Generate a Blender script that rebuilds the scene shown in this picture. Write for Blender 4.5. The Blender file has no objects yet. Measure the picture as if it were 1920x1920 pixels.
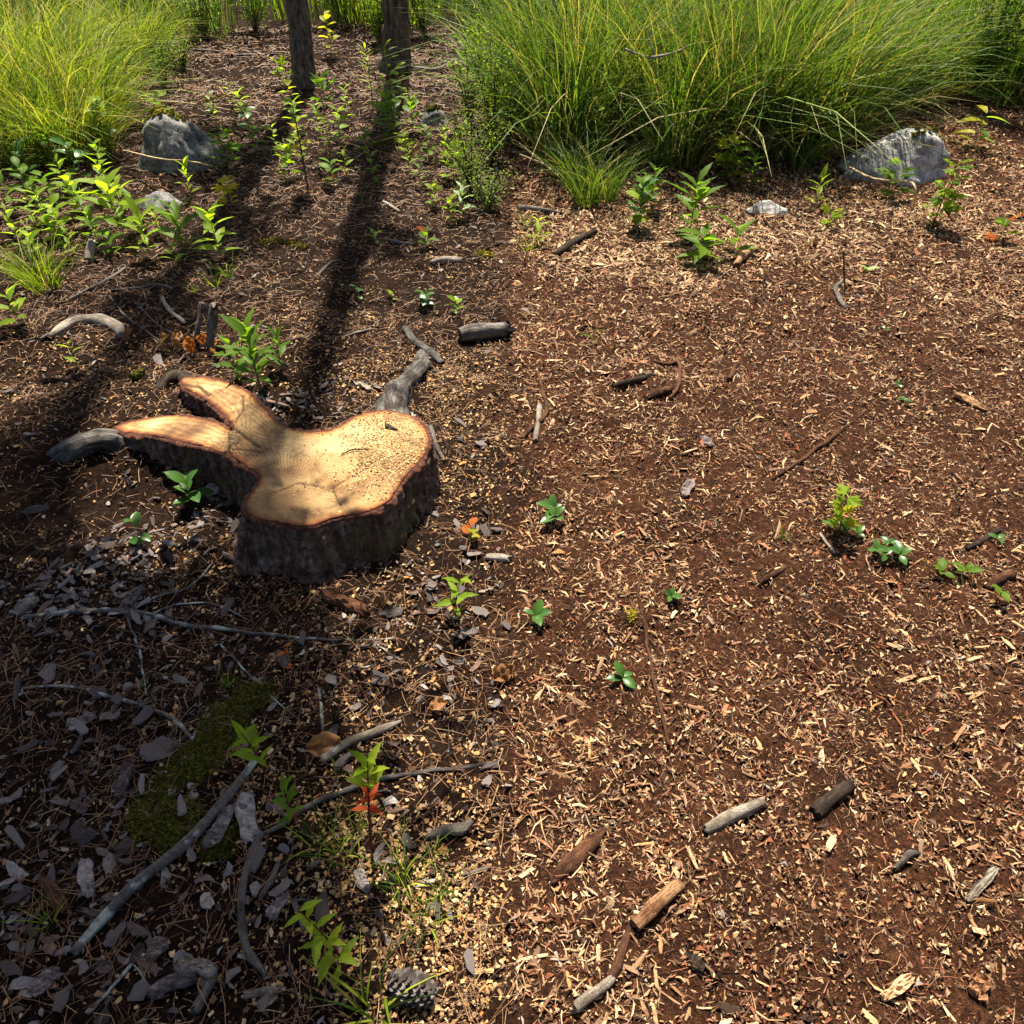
import bpy, bmesh, math, random
import numpy as np
from mathutils import Vector, Matrix, Euler
from mathutils.geometry import delaunay_2d_cdt

R = math.radians
rng = np.random.default_rng(7)
random.seed(7)
scn = bpy.context.scene
col = scn.collection

# ------------------------------------------------------------------ camera, world, sun, exposure
CAM_H, PITCH, FPX = 1.5, R(42), 1400.0            # eye height, tilt, focal length on a 1920 px frame
cd = bpy.data.cameras.new('camera'); cam = bpy.data.objects.new('camera', cd); col.objects.link(cam)
cd.sensor_width = 36; cd.lens = 36 * FPX / 1920; cd.clip_start = 0.02; cd.clip_end = 2000
cam.location = (0, 0, CAM_H); cam.rotation_euler = (R(90) - PITCH, 0, 0)
scn.camera = cam

SUN_EL, SUN_AZ = R(60), R(-2.0)
world = bpy.data.worlds.new('World'); scn.world = world; world.use_nodes = True
wn, wl = world.node_tree.nodes, world.node_tree.links
sky = wn.new('ShaderNodeTexSky'); sky.sky_type = 'NISHITA'; sky.sun_disc = False
sky.dust_density = 2.5; sky.air_density = .8; sky.sun_elevation = SUN_EL; sky.sun_rotation = SUN_AZ
wl.new(sky.outputs[0], wn['Background'].inputs[0]); wn['Background'].inputs[1].default_value = 0.05
sd = bpy.data.lights.new('sun', 'SUN'); sun = bpy.data.objects.new('sun', sd); col.objects.link(sun)
sd.energy = 5.0; sd.angle = R(0.53); sd.color = (1.0, 0.92, 0.78)
SDIR = Vector((math.sin(SUN_AZ) * math.cos(SUN_EL), math.cos(SUN_AZ) * math.cos(SUN_EL), math.sin(SUN_EL)))
sun.rotation_euler = (-SDIR).to_track_quat('-Z', 'Y').to_euler()
vs = scn.view_settings; vs.view_transform = 'Standard'; vs.look = 'None'; vs.exposure = 1.45; vs.gamma = 1
vs.use_curve_mapping = False
scn.cycles.max_bounces = 5; scn.cycles.diffuse_bounces = 3; scn.cycles.transparent_max_bounces = 4

# ------------------------------------------------------------------ terrain height
def _hash(i, j, s):
    h = (i.astype(np.int64) * 374761393 + j.astype(np.int64) * 668265263 + s * 1442695041) & 0xffffffff
    h = ((h ^ (h >> 13)) * 1274126177) & 0xffffffff
    return ((h ^ (h >> 16)) & 0xffff) / 65535.0
def vnoise(x, y, f, s=0):
    x = np.asarray(x, float) * f + 1000; y = np.asarray(y, float) * f + 1000
    i = np.floor(x); j = np.floor(y); u = x - i; v = y - j
    u = u * u * (3 - 2 * u); v = v * v * (3 - 2 * v)
    a = _hash(i, j, s) * (1 - u) + _hash(i + 1, j, s) * u
    b = _hash(i, j + 1, s) * (1 - u) + _hash(i + 1, j + 1, s) * u
    return (a * (1 - v) + b * v) * 2 - 1
BUMPS = []                                          # (x, y, rx, ry, height): hollows and mounds
def hgt(x, y):
    x = np.asarray(x, float); y = np.asarray(y, float)
    z = .022 * vnoise(x, y, .7, 1) + .018 * vnoise(x, y, 2.3, 2) + .012 * vnoise(x, y, 6, 3) + .008 * vnoise(x, y, 15, 4)
    for bx, by, rx, ry, h in BUMPS:
        z = z + h * np.exp(-((x - bx) / rx) ** 2 - ((y - by) / ry) ** 2)
    return z
def ray(px, py):
    u, v = (px - 960) / FPX, (960 - py) / FPX
    return np.array([u, math.cos(PITCH) + v * math.sin(PITCH), -math.sin(PITCH) + v * math.cos(PITCH)])
def at_z(px, py, z=0.0):                            # point at height z seen at that place of the photograph
    d = ray(px, py); t = (z - CAM_H) / d[2]
    return d[0] * t, d[1] * t
def G(px, py, up=0.0):                              # point on the terrain
    z = 0.0
    for _ in range(6):
        x, y = at_z(px, py, z + up); z = float(hgt(x, y))
    return Vector((x, y, z + up))
def scale_at(p):                                    # photograph pixels per metre at a point
    return FPX / (p[1] * math.cos(PITCH) + (CAM_H - p[2]) * math.sin(PITCH))
def vert(p, hpx):                                   # height in metres of an upright thing
    phi = math.atan2(CAM_H - p[2], p[1]); return hpx / scale_at(p) / max(.42, math.cos(phi))
for px, py, rx, ry, h in ((270, 930, .32, .16, -.07), (400, 1400, .13, .2, .035), (870, 1480, .12, .1, .03),
                          (150, 790, .35, .25, .03), (880, 700, .3, .3, .02), (1450, 1700, .2, .15, .02), (1230, 720, .2, .1, .025), (60, 640, .3, .2, .05)):
    gx, gy = at_z(px, py); BUMPS.append((gx, gy, rx, ry, h))
def bed_edge(y): return .01 + .035 * vnoise(0 * np.asarray(y, float), y, 1.7, 9) + .02 * vnoise(0 * np.asarray(y, float), y, 6, 10)

# ------------------------------------------------------------------ helpers
GV = [None]                                         # grain coordinates of the last tube or plate built
def mk_mesh(name, v, f, mat, colr=None, smooth=False, attrs=None):
    v = np.asarray(v, np.float32).reshape(-1, 3); f = np.asarray(f, np.int32); k = f.shape[1]
    me = bpy.data.meshes.new(name)
    me.vertices.add(len(v)); me.vertices.foreach_set('co', v.ravel())
    me.loops.add(f.size); me.loops.foreach_set('vertex_index', f.ravel())
    me.polygons.add(len(f)); me.polygons.foreach_set('loop_start', np.arange(0, f.size, k, dtype=np.int32))
    me.polygons.foreach_set('use_smooth', np.full(len(f), smooth))
    me.update(calc_edges=True)
    if colr is not None:
        c = np.ones((len(v), 4), np.float32); c[:, :3] = colr
        me.color_attributes.new('Col', 'FLOAT_COLOR', 'POINT').data.foreach_set('color', c.ravel())
    for n, a in (attrs or {}).items():
        me.attributes.new(n, 'FLOAT', 'POINT').data.foreach_set('value', np.asarray(a, np.float32))
    if GV[0] is not None and len(GV[0]) == len(v):
        me.attributes.new('gv', 'FLOAT_VECTOR', 'POINT').data.foreach_set('vector', np.asarray(GV[0], np.float32).ravel()); GV[0] = None
    if mat: me.materials.append(mat)
    return me
def link(name, me, parent=None, label=None, cat=None, group=None, kind=None):
    o = bpy.data.objects.new(name, me); col.objects.link(o)
    if parent is not None: o.parent = parent
    tag(o, label, cat, group, kind); return o
def tag(o, label=None, cat=None, group=None, kind=None):
    if label: o['label'] = label
    if cat: o['category'] = cat
    if group: o['group'] = group
    if kind: o['kind'] = kind
def thing(name, loc, label, cat, group=None, rz=0):
    o = bpy.data.objects.new(name, None); col.objects.link(o); o.location = loc; o.rotation_euler = (0, 0, rz)
    o.empty_display_size = .05; tag(o, label, cat, group); return o

def new_mat(name, rough=.8):
    m = bpy.data.materials.new(name); m.use_nodes = True; nt = m.node_tree; b = nt.nodes['Principled BSDF']
    b.inputs['Roughness'].default_value = rough; b.inputs['Specular IOR Level'].default_value = .3
    return m, nt, b
def nd(nt, t, **kw):
    n = nt.nodes.new('ShaderNode' + t)
    for k, v in kw.items():
        if k[0] == '_': setattr(n, k[1:], v)
        else: n.inputs[k.replace('~', ' ')].default_value = v
    return n
def ramp(nt, stops, src=None):
    n = nt.nodes.new('ShaderNodeValToRGB'); e = n.color_ramp.elements
    while len(e) < len(stops): e.new(.5)
    for q, (p, c) in zip(e, stops): q.position = p; q.color = (*c, 1) if len(c) == 3 else c
    if src is not None: nt.links.new(src, n.inputs[0])
    return n
def mix(nt, fac, a, b, mode='MIX'):
    n = nt.nodes.new('ShaderNodeMix'); n.data_type = 'RGBA'; n.blend_type = mode
    for i, s in ((0, fac), (6, a), (7, b)):
        if hasattr(s, 'links'): nt.links.new(s, n.inputs[i])
        elif i == 0: n.inputs[0].default_value = s
        else: n.inputs[i].default_value = (*s, 1)
    return n.outputs[2]
def mapped(nt, scale=(1, 1, 1), coord='Object', rot=(0, 0, 0)):
    tc = nt.nodes.new('ShaderNodeTexCoord'); mp = nt.nodes.new('ShaderNodeMapping')
    mp.inputs['Scale'].default_value = scale; mp.inputs['Rotation'].default_value = rot
    nt.links.new(tc.outputs[coord], mp.inputs[0]); return mp.outputs[0]
def tex_noise(nt, vec, scale, detail=4, rough=.6, dist=0):
    n = nd(nt, 'TexNoise', Scale=scale, Detail=detail, Roughness=rough, Distortion=dist); nt.links.new(vec, n.inputs[0]); return n.outputs[0]
def bump(nt, b, h, strength=.5, dist=.01):
    n = nd(nt, 'Bump', Strength=strength, Distance=dist); nt.links.new(h, n.inputs['Height']); nt.links.new(n.outputs[0], b.inputs['Normal'])

def mat_ramp(name, stops, scale=20, stretch=(1, 1, 1), rough=.85, bs=.5, bd=.004, spec=.25):
    m, nt, b = new_mat(name, rough); v = mapped(nt, stretch); n = tex_noise(nt, v, scale, 6, .65)
    oi = nt.nodes.new('ShaderNodeObjectInfo')
    mm = nd(nt, 'Math', _operation='MULTIPLY_ADD'); nt.links.new(oi.outputs['Random'], mm.inputs[0]); mm.inputs[1].default_value = .30; mm.inputs[2].default_value = -.15
    ad = nd(nt, 'Math', _operation='ADD'); nt.links.new(n, ad.inputs[0]); nt.links.new(mm.outputs[0], ad.inputs[1])
    nt.links.new(ramp(nt, stops, ad.outputs[0]).outputs[0], b.inputs['Base Color']); bump(nt, b, n, bs, bd)
    b.inputs['Specular IOR Level'].default_value = spec
    return m
def mat_wood(name, stops, rough=.85, bs=1.0, bd=.004, stain=(.35, .3, .27), sc=3.0, mossy=None):   # grain runs along the piece
    m, nt, b = new_mat(name, rough); a = nd(nt, 'Attribute', _attribute_name='gv').outputs['Vector']
    mp = nt.nodes.new('ShaderNodeMapping'); mp.inputs['Scale'].default_value = (1, 1, .22); nt.links.new(a, mp.inputs[0]); oi = nt.nodes.new('ShaderNodeObjectInfo')
    of = nd(nt, 'Math', _operation='MULTIPLY'); nt.links.new(oi.outputs['Random'], of.inputs[0]); of.inputs[1].default_value = 40; cb = nt.nodes.new('ShaderNodeCombineXYZ'); nt.links.new(of.outputs[0], cb.inputs[2]); nt.links.new(cb.outputs[0], mp.inputs['Location'])
    n1 = tex_noise(nt, mp.outputs[0], sc, 8, .75, .4); n2 = tex_noise(nt, mp.outputs[0], sc * 5, 4, .7); n3 = tex_noise(nt, mapped(nt), 14, 4)
    n4 = tex_noise(nt, mapped(nt), 220, 3, .7)
    c = ramp(nt, stops, n1).outputs[0]; c = mix(nt, 1, c, ramp(nt, [(.36, (.22, .2, .18)), (.46, (1, 1, 1)), (.7, (1.18, 1.16, 1.12))], n2).outputs[0], 'MULTIPLY')
    c = mix(nt, 1, c, ramp(nt, [(.38, stain), (.55, (1, 1, 1))], n3).outputs[0], 'MULTIPLY'); c = mix(nt, 1, c, ramp(nt, [(.3, (.7, .7, .7)), (.7, (1.15, 1.15, 1.15))], n4).outputs[0], 'MULTIPLY')
    if mossy: c = mix(nt, ramp(nt, [(.55, (0, 0, 0)), (.63, (1, 1, 1))], n3).outputs[0], c, mossy)
    nt.links.new(c, b.inputs['Base Color']); ad = nd(nt, 'Math', _operation='ADD'); nt.links.new(n1, ad.inputs[0]); nt.links.new(n2, ad.inputs[1]); bump(nt, b, ad.outputs[0], bs, bd); b.inputs['Specular IOR Level'].default_value = .2; return m
def mat_col(name, rough=.85, grain=60, amt=.45, spec=.2):       # the piece's own colour from its attribute, with fine grain
    m, nt, b = new_mat(name, rough); a = nd(nt, 'Attribute', _attribute_name='Col'); v = mapped(nt)
    n = tex_noise(nt, v, grain, 3); r = ramp(nt, [(.25, (1 - amt,) * 3), (.75, (1 + amt * .4,) * 3)], n)
    nt.links.new(mix(nt, 1, a.outputs[0], r.outputs[0], 'MULTIPLY'), b.inputs['Base Color'])
    b.inputs['Specular IOR Level'].default_value = spec; return m
def mat_leaf(name, c1, c2, trans=.45, gloss=.35, attr=False):
    m = bpy.data.materials.new(name); m.use_nodes = True; nt = m.node_tree; b = nt.nodes['Principled BSDF']; out = nt.nodes['Material Output']
    if attr:
        c = nd(nt, 'Attribute', _attribute_name='Col').outputs[0]
    else:
        oi = nt.nodes.new('ShaderNodeObjectInfo'); v = mapped(nt); n = tex_noise(nt, v, 9, 3)
        ad = nd(nt, 'Math', _operation='MULTIPLY_ADD'); nt.links.new(oi.outputs['Random'], ad.inputs[0]); ad.inputs[1].default_value = .6; nt.links.new(n, ad.inputs[2])
        c = ramp(nt, [(.3, c1), (1.0, c2)], ad.outputs[0]).outputs[0]
    nt.links.new(c, b.inputs['Base Color']); b.inputs['Roughness'].default_value = gloss + .12; b.inputs['Specular IOR Level'].default_value = .12 + (.1 if gloss < .2 else 0)
    t = nt.nodes.new('ShaderNodeBsdfTranslucent')
    tc = mix(nt, 1, c, (1.6, 1.65, .5), 'MULTIPLY'); nt.links.new(tc, t.inputs[0])
    s = nt.nodes.new('ShaderNodeMixShader'); s.inputs[0].default_value = trans
    nt.links.new(b.outputs[0], s.inputs[1]); nt.links.new(t.outputs[0], s.inputs[2]); nt.links.new(s.outputs[0], out.inputs[0])
    return m

# ------------------------------------------------------------------ materials
m_soil, nt, b = new_mat('soil', .95)
v = mapped(nt); n1 = tex_noise(nt, v, 3, 5); n2 = tex_noise(nt, v, 70, 6, .75); n3 = tex_noise(nt, v, 320, 3, .7)
c = ramp(nt, [(.25, (.014, .009, .006)), (.46, (.052, .028, .016)), (.62, (.13, .070, .038)), (.8, (.25, .145, .08))], n2).outputs[0]
c2 = ramp(nt, [(.3, (.55, .5, .45)), (.7, (1.25, 1.1, 1.0))], n1).outputs[0]
c3 = ramp(nt, [(.32, (.35, .33, .32)), (.5, (1, 1, 1)), (.72, (2.3, 2.0, 1.8))], n3).outputs[0]
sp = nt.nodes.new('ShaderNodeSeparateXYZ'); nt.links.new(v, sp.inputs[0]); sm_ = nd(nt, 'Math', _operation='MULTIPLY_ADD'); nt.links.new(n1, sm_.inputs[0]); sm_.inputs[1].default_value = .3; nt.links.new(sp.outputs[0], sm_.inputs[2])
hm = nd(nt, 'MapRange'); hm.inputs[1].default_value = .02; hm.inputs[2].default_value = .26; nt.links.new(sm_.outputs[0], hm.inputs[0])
humus_shade = mix(nt, hm.outputs[0], (.40, .41, .43), (1.08, .93, .88))  # darker left soil: humus colour plus foreground shade painted in
nt.links.new(mix(nt, 1, mix(nt, 1, mix(nt, 1, c, c2, 'MULTIPLY'), c3, 'MULTIPLY'), humus_shade, 'MULTIPLY'), b.inputs['Base Color'])
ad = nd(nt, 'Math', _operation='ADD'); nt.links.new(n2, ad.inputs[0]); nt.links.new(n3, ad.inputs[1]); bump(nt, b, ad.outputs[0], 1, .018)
b.inputs['Specular IOR Level'].default_value = .1
m_debris = mat_col('debris', .85, 260, .4)
m_flake = mat_col('bark_flake', .75, 160, .5, .3)
m_needle = mat_col('needle', .6, 90, .3, .3)
m_chip = mat_ramp('wood_chip', [(.30, (.07, .028, .014)), (.44, (.24, .11, .05)), (.56, (.42, .24, .12)), (.72, (.62, .43, .25))], 26, (1, 9, 9), .8, .6, .002)
m_flakeobj = mat_ramp('bark_scale', [(.3, (.03, .022, .02)), (.47, (.10, .078, .07)), (.6, (.20, .165, .15)), (.78, (.36, .32, .29))], 38, (1, 2.2, 1), .75, .8, .003)
m_grey = mat_wood('weathered_wood', [(.3, (.035, .03, .027)), (.48, (.17, .15, .13)), (.68, (.34, .31, .27))])
m_pale = mat_wood('pale_dead_wood', [(.3, (.10, .08, .06)), (.45, (.36, .31, .25)), (.65, (.56, .50, .41))], stain=(.5, .45, .4))
m_tan = mat_wood('split_wood', [(.32, (.09, .035, .018)), (.46, (.36, .19, .09)), (.65, (.60, .40, .22))], stain=(.4, .3, .25))
m_redwood = mat_wood('red_brown_wood', [(.3, (.03, .012, .008)), (.5, (.13, .055, .026)), (.7, (.30, .14, .07))])
m_darkwood = mat_wood('dark_wood', [(.3, (.012, .009, .007)), (.5, (.05, .033, .023)), (.7, (.15, .10, .07))])
m_leafgreen = mat_leaf('leaf_green', (.06, .13, .013), (.13, .22, .022), .55)
m_leafbright = mat_leaf('leaf_bright', (.13, .235, .014), (.27, .37, .03), .6)
m_leafyellow = mat_leaf('leaf_yellow', (.22, .28, .02), (.45, .42, .03), .6)
m_leafdark = mat_leaf('leaf_glossy', (.015, .055, .010), (.05, .115, .018), .15, .19)
m_leafpale = mat_leaf('leaf_pale', (.16, .24, .10), (.30, .38, .18), .4)
m_leafred = mat_leaf('leaf_red', (.30, .02, .015), (.45, .09, .03), .5)
m_dryleaf = mat_leaf('dry_leaf', (.16, .07, .03), (.34, .17, .07), .3, .6)
m_orange = mat_leaf('orange_leaf', (.32, .07, .015), (.5, .16, .03), .45, .5)
m_foliage = mat_leaf('foliage', None, None, .45, .45, True)
m_grass = mat_leaf('grass', None, None, .34, .4, True)
m_stem = mat_ramp('green_stem', [(.3, (.06, .09, .02)), (.7, (.16, .19, .05))], 30)
m_redstem = mat_ramp('red_stem', [(.3, (.09, .012, .012)), (.7, (.22, .035, .03))], 30)
m_brownstem = mat_ramp('brown_stem', [(.3, (.03, .018, .012)), (.7, (.12, .075, .045))], 40)
m_straw = mat_ramp('dry_straw', [(.3, (.32, .22, .11)), (.7, (.58, .45, .26))], 30)

# rocks: grey with pale lichen and dark flecks
def rock_mat(name, pale, k=1.0):
    m, nt, b = new_mat(name, .9); v = mapped(nt); a = tex_noise(nt, v, 9, 8, .7); f = tex_noise(nt, v, 55, 5, .8); g = tex_noise(nt, v, 160, 2)
    c = ramp(nt, [(.3, (.09 * k, .088 * k, .082 * k)), (.44, (.26 * k, .255 * k, .24 * k)), (.53, (.48 * k, .465 * k, .43 * k)), (.66, pale)], a).outputs[0]
    d = ramp(nt, [(.36, (.28, .28, .29)), (.47, (1, 1, 1)), (.64, (1.25, 1.25, 1.2))], f).outputs[0]
    d2 = ramp(nt, [(.35, (.6, .6, .6)), (.65, (1.2, 1.2, 1.2))], g).outputs[0]
    nt.links.new(mix(nt, 1, mix(nt, 1, c, d, 'MULTIPLY'), d2, 'MULTIPLY'), b.inputs['Base Color'])
    ad = nd(nt, 'Math', _operation='ADD'); nt.links.new(a, ad.inputs[0]); nt.links.new(f, ad.inputs[1]); bump(nt, b, ad.outputs[0], .8, .02); return m
m_rock = rock_mat('granite_pale', (.80, .77, .70)); m_rockdark = rock_mat('granite_grey', (.40, .40, .36), .55)
m_moss = mat_ramp('moss', [(.3, (.018, .019, .004)), (.5, (.075, .072, .012)), (.75, (.19, .165, .025))], 120, (1, 1, 1), .95, 1, .006, .05)
m_mossy = mat_ramp('moss_yellow', [(.3, (.07, .06, .01)), (.5, (.22, .18, .02)), (.75, (.42, .33, .03))], 120, (1, 1, 1), .95, 1, .006, .05)

# lichened branch bark
m_lichen, nt, b = new_mat('lichened_bark', .85); v = mapped(nt)
a = tex_noise(nt, v, 16, 5, .6); f = tex_noise(nt, v, 90, 4, .7)
c = ramp(nt, [(.3, (.03, .026, .022)), (.7, (.14, .12, .10))], f).outputs[0]
l = ramp(nt, [(.5, (0, 0, 0)), (.56, (1, 1, 1))], a).outputs[0]
lc = ramp(nt, [(.3, (.17, .19, .165)), (.7, (.40, .42, .36))], f).outputs[0]
nt.links.new(mix(nt, l, c, lc), b.inputs['Base Color']); bump(nt, b, f, .8, .003)

# standing tree bark: dark furrowed plates
m_bark, nt, b = new_mat('tree_bark', .92); n = tex_noise(nt, mapped(nt, (30, 30, 5)), 1.3, 8, .7, .6); n2 = tex_noise(nt, mapped(nt), 30, 5, .7)
c = ramp(nt, [(.36, (.02, .014, .010)), (.47, (.13, .095, .07)), (.6, (.25, .20, .155)), (.74, (.40, .34, .27))], n).outputs[0]; c = mix(nt, 1, c, ramp(nt, [(.3, (.55, .55, .52)), (.7, (1.2, 1.2, 1.15))], n2).outputs[0], 'MULTIPLY')
nt.links.new(c, b.inputs['Base Color']); bump(nt, b, n, 1, .03)
m_stumpbark, nt, b = new_mat('stump_bark', .92); v = mapped(nt, (26, 26, 5)); n = tex_noise(nt, v, 1.6, 8, .66, .7); n2 = tex_noise(nt, mapped(nt), 45, 6, .75); n3 = tex_noise(nt, mapped(nt), 6, 4)
c = ramp(nt, [(.34, (.014, .009, .007)), (.45, (.10, .055, .038)), (.56, (.21, .14, .11)), (.70, (.36, .28, .24))], n).outputs[0]
c = mix(nt, 1, c, ramp(nt, [(.3, (.4, .38, .36)), (.7, (1.3, 1.25, 1.2))], n2).outputs[0], 'MULTIPLY'); c = mix(nt, ramp(nt, [(.52, (0, 0, 0)), (.66, (.7, .7, .7))], n3).outputs[0], c, (.085, .08, .02))
nt.links.new(c, b.inputs['Base Color']); ad = nd(nt, 'Math', _operation='ADD'); nt.links.new(n, ad.inputs[0]); nt.links.new(n2, ad.inputs[1]); bump(nt, b, ad.outputs[0], 1, .014)
m_rim = mat_ramp('inner_bark', [(.32, (.035, .014, .010)), (.5, (.12, .042, .022)), (.72, (.30, .11, .05))], 70, (1, 1, 1), .85, 1, .006)
m_root = mat_wood('root_bark', [(.32, (.02, .017, .015)), (.47, (.10, .09, .08)), (.66, (.27, .25, .22))], sc=2.2, bd=.008)

# freshly sawn face: growth rings, orange-red rim, dark heart stains, saw marks
m_cut, nt, b = new_mat('sawn_wood', .72); v = mapped(nt)
ring = nd(nt, 'Attribute', _attribute_name='ring').outputs['Fac']; edge = nd(nt, 'Attribute', _attribute_name='edge').outputs['Fac']; crk = nd(nt, 'Attribute', _attribute_name='crack').outputs['Fac']
wob = tex_noise(nt, v, 6, 4); fine = tex_noise(nt, v, 220, 3)
rr = nd(nt, 'Math', _operation='MULTIPLY_ADD'); nt.links.new(wob, rr.inputs[0]); rr.inputs[1].default_value = .09; nt.links.new(ring, rr.inputs[2])
sn = nd(nt, 'Math', _operation='MULTIPLY'); nt.links.new(rr.outputs[0], sn.inputs[0]); sn.inputs[1].default_value = 235
si = nd(nt, 'Math', _operation='SINE'); nt.links.new(sn.outputs[0], si.inputs[0])
rc = ramp(nt, [(0, (.72, .64, .54)), (.4, (1, 1, 1)), (1, (1.06, 1.05, 1.03))], None)
mr = nd(nt, 'MapRange'); mr.inputs[1].default_value = -1; mr.inputs[2].default_value = 1; nt.links.new(si.outputs[0], mr.inputs[0]); nt.links.new(mr.outputs[0], rc.inputs[0])
big = tex_noise(nt, v, 4.2, 4, .55, .6)
base = ramp(nt, [(.3, (.20, .10, .042)), (.42, (.42, .25, .105)), (.55, (.62, .42, .19)), (.75, (.76, .58, .31))], big).outputs[0]
heart = ramp(nt, [(.0, (.30, .23, .18)), (.12, (.48, .39, .31)), (.22, (.8, .74, .66)), (.36, (1, 1, 1))], rr.outputs[0]).outputs[0]
ee = nd(nt, 'Math', _operation='MULTIPLY_ADD'); nt.links.new(wob, ee.inputs[0]); ee.inputs[1].default_value = -.024; nt.links.new(edge, ee.inputs[2])
rim = ramp(nt, [(.0, (.17, .055, .028)), (.004, (.34, .12, .05)), (.0085, (.72, .46, .28)), (.018, (.95, .84, .70)), (.035, (1, 1, 1))], None)
ea = nd(nt, 'Math', _operation='ADD'); nt.links.new(ee.outputs[0], ea.inputs[0]); ea.inputs[1].default_value = .012; nt.links.new(ea.outputs[0], rim.inputs[0])
c = mix(nt, 1, mix(nt, 1, base, rc.outputs[0], 'MULTIPLY'), heart, 'MULTIPLY'); c = mix(nt, 1, c, rim.outputs[0], 'MULTIPLY')
saw = nd(nt, 'TexWave', Scale=55, Distortion=1.5, Detail=2, _wave_type='BANDS'); nt.links.new(mapped(nt, (1, 1, 1), 'Object', (0, 0, R(38))), saw.inputs[0])
dirt = tex_noise(nt, v, 11, 6, .7); c = mix(nt, 1, c, ramp(nt, [(.36, (.42, .38, .34)), (.52, (1, 1, 1))], dirt).outputs[0], 'MULTIPLY')
c = mix(nt, .5, c, mix(nt, 1, c, ramp(nt, [(.15, (.45, .4, .35)), (.6, (1.12, 1.1, 1.08))], saw.outputs[0]).outputs[0], 'MULTIPLY'))
c = mix(nt, 1, c, ramp(nt, [(.3, (.8, .78, .75)), (.7, (1.12, 1.12, 1.12))], fine).outputs[0], 'MULTIPLY')
c = mix(nt, crk, c, (.03, .018, .01)); nt.links.new(c, b.inputs['Base Color'])
ad = nd(nt, 'Math', _operation='ADD'); nt.links.new(saw.outputs[0], ad.inputs[0]); nt.links.new(fine, ad.inputs[1]); bump(nt, b, ad.outputs[0], .7, .004)

# ------------------------------------------------------------------ ground sheet, to the horizon
def axis(lo, hi, step, far, g=1.12):
    a = list(np.arange(lo, hi, step)); s = step
    while a[-1] < far: s *= g; a.append(a[-1] + s)
    s = step; pre = []; x = lo
    while x > -far: s *= g; x -= s; pre.append(x)
    return np.array(pre[::-1] + a)
gx, gy = axis(-1.7, 1.7, .0125, 300), axis(.1, 3.4, .0125, 300)
XX, YY = np.meshgrid(gx, gy); ZZ = hgt(XX, YY) + .008 * vnoise(XX, YY, 34, 5) + .003 * vnoise(XX, YY, 75, 6)
V = np.stack([XX, YY, ZZ], -1).reshape(-1, 3); nx, ny = len(gx), len(gy)
I = (np.arange(ny - 1)[:, None] * nx + np.arange(nx - 1)[None]).ravel()
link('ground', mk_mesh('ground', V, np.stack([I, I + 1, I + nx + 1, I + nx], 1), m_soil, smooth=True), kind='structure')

# ------------------------------------------------------------------ loose pieces
def rot_mats(yaw, pit, rol):
    cy, sy, cp, sp, cr, sr = np.cos(yaw), np.sin(yaw), np.cos(pit), np.sin(pit), np.cos(rol), np.sin(rol)
    Mx = np.empty((len(yaw), 3, 3))
    Mx[:, 0, 0] = cy * cp; Mx[:, 0, 1] = cy * sp * sr - sy * cr; Mx[:, 0, 2] = cy * sp * cr + sy * sr
    Mx[:, 1, 0] = sy * cp; Mx[:, 1, 1] = sy * sp * sr + cy * cr; Mx[:, 1, 2] = sy * sp * cr - cy * sr
    Mx[:, 2, 0] = -sp; Mx[:, 2, 1] = cp * sr; Mx[:, 2, 2] = cp * cr
    return Mx
def tmpl_bar(ns=3, nc=4):
    v = []; f = []
    for i in range(ns):
        for k in range(nc):
            a = 2 * math.pi * (k + .5) / nc; v.append((-1 + 2 * i / (ns - 1), math.cos(a) * 1.3, math.sin(a) * 1.3))
    for i in range(ns - 1):
        for k in range(nc): f.append((i * nc + k, i * nc + (k + 1) % nc, (i + 1) * nc + (k + 1) % nc, (i + 1) * nc + k))
    if nc == 4: f += [(3, 2, 1, 0), tuple((ns - 1) * 4 + k for k in range(4))]
    return np.array(v), np.array(f)
def tmpl_flake():
    v = []; f = []
    for z in (-1, 1):
        for k in range(8):
            a = 2 * math.pi * k / 8; v.append((math.cos(a), math.sin(a), z))
    for k in range(8): f.append((k, (k + 1) % 8, 8 + (k + 1) % 8, 8 + k))
    for o, w in ((8, 1), (0, -1)):
        for q in ((0, 1, 2, 3), (3, 4, 7, 0), (4, 5, 6, 7)): f.append(tuple(o + i for i in q[::w]))
    return np.array(v, float), np.array(f)
T_CHIP, T_NEEDLE, T_BOX, T_FLAKE = tmpl_bar(3, 4), tmpl_bar(3, 3), tmpl_bar(2, 4), tmpl_flake()
T_TET = (np.array([(1, 0, -.5), (-.6, .9, -.5), (-.6, -.9, -.5), (0, 0, 1.0)]), np.array([(0, 2, 1), (0, 1, 3), (1, 2, 3), (2, 0, 3)]))
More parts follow.
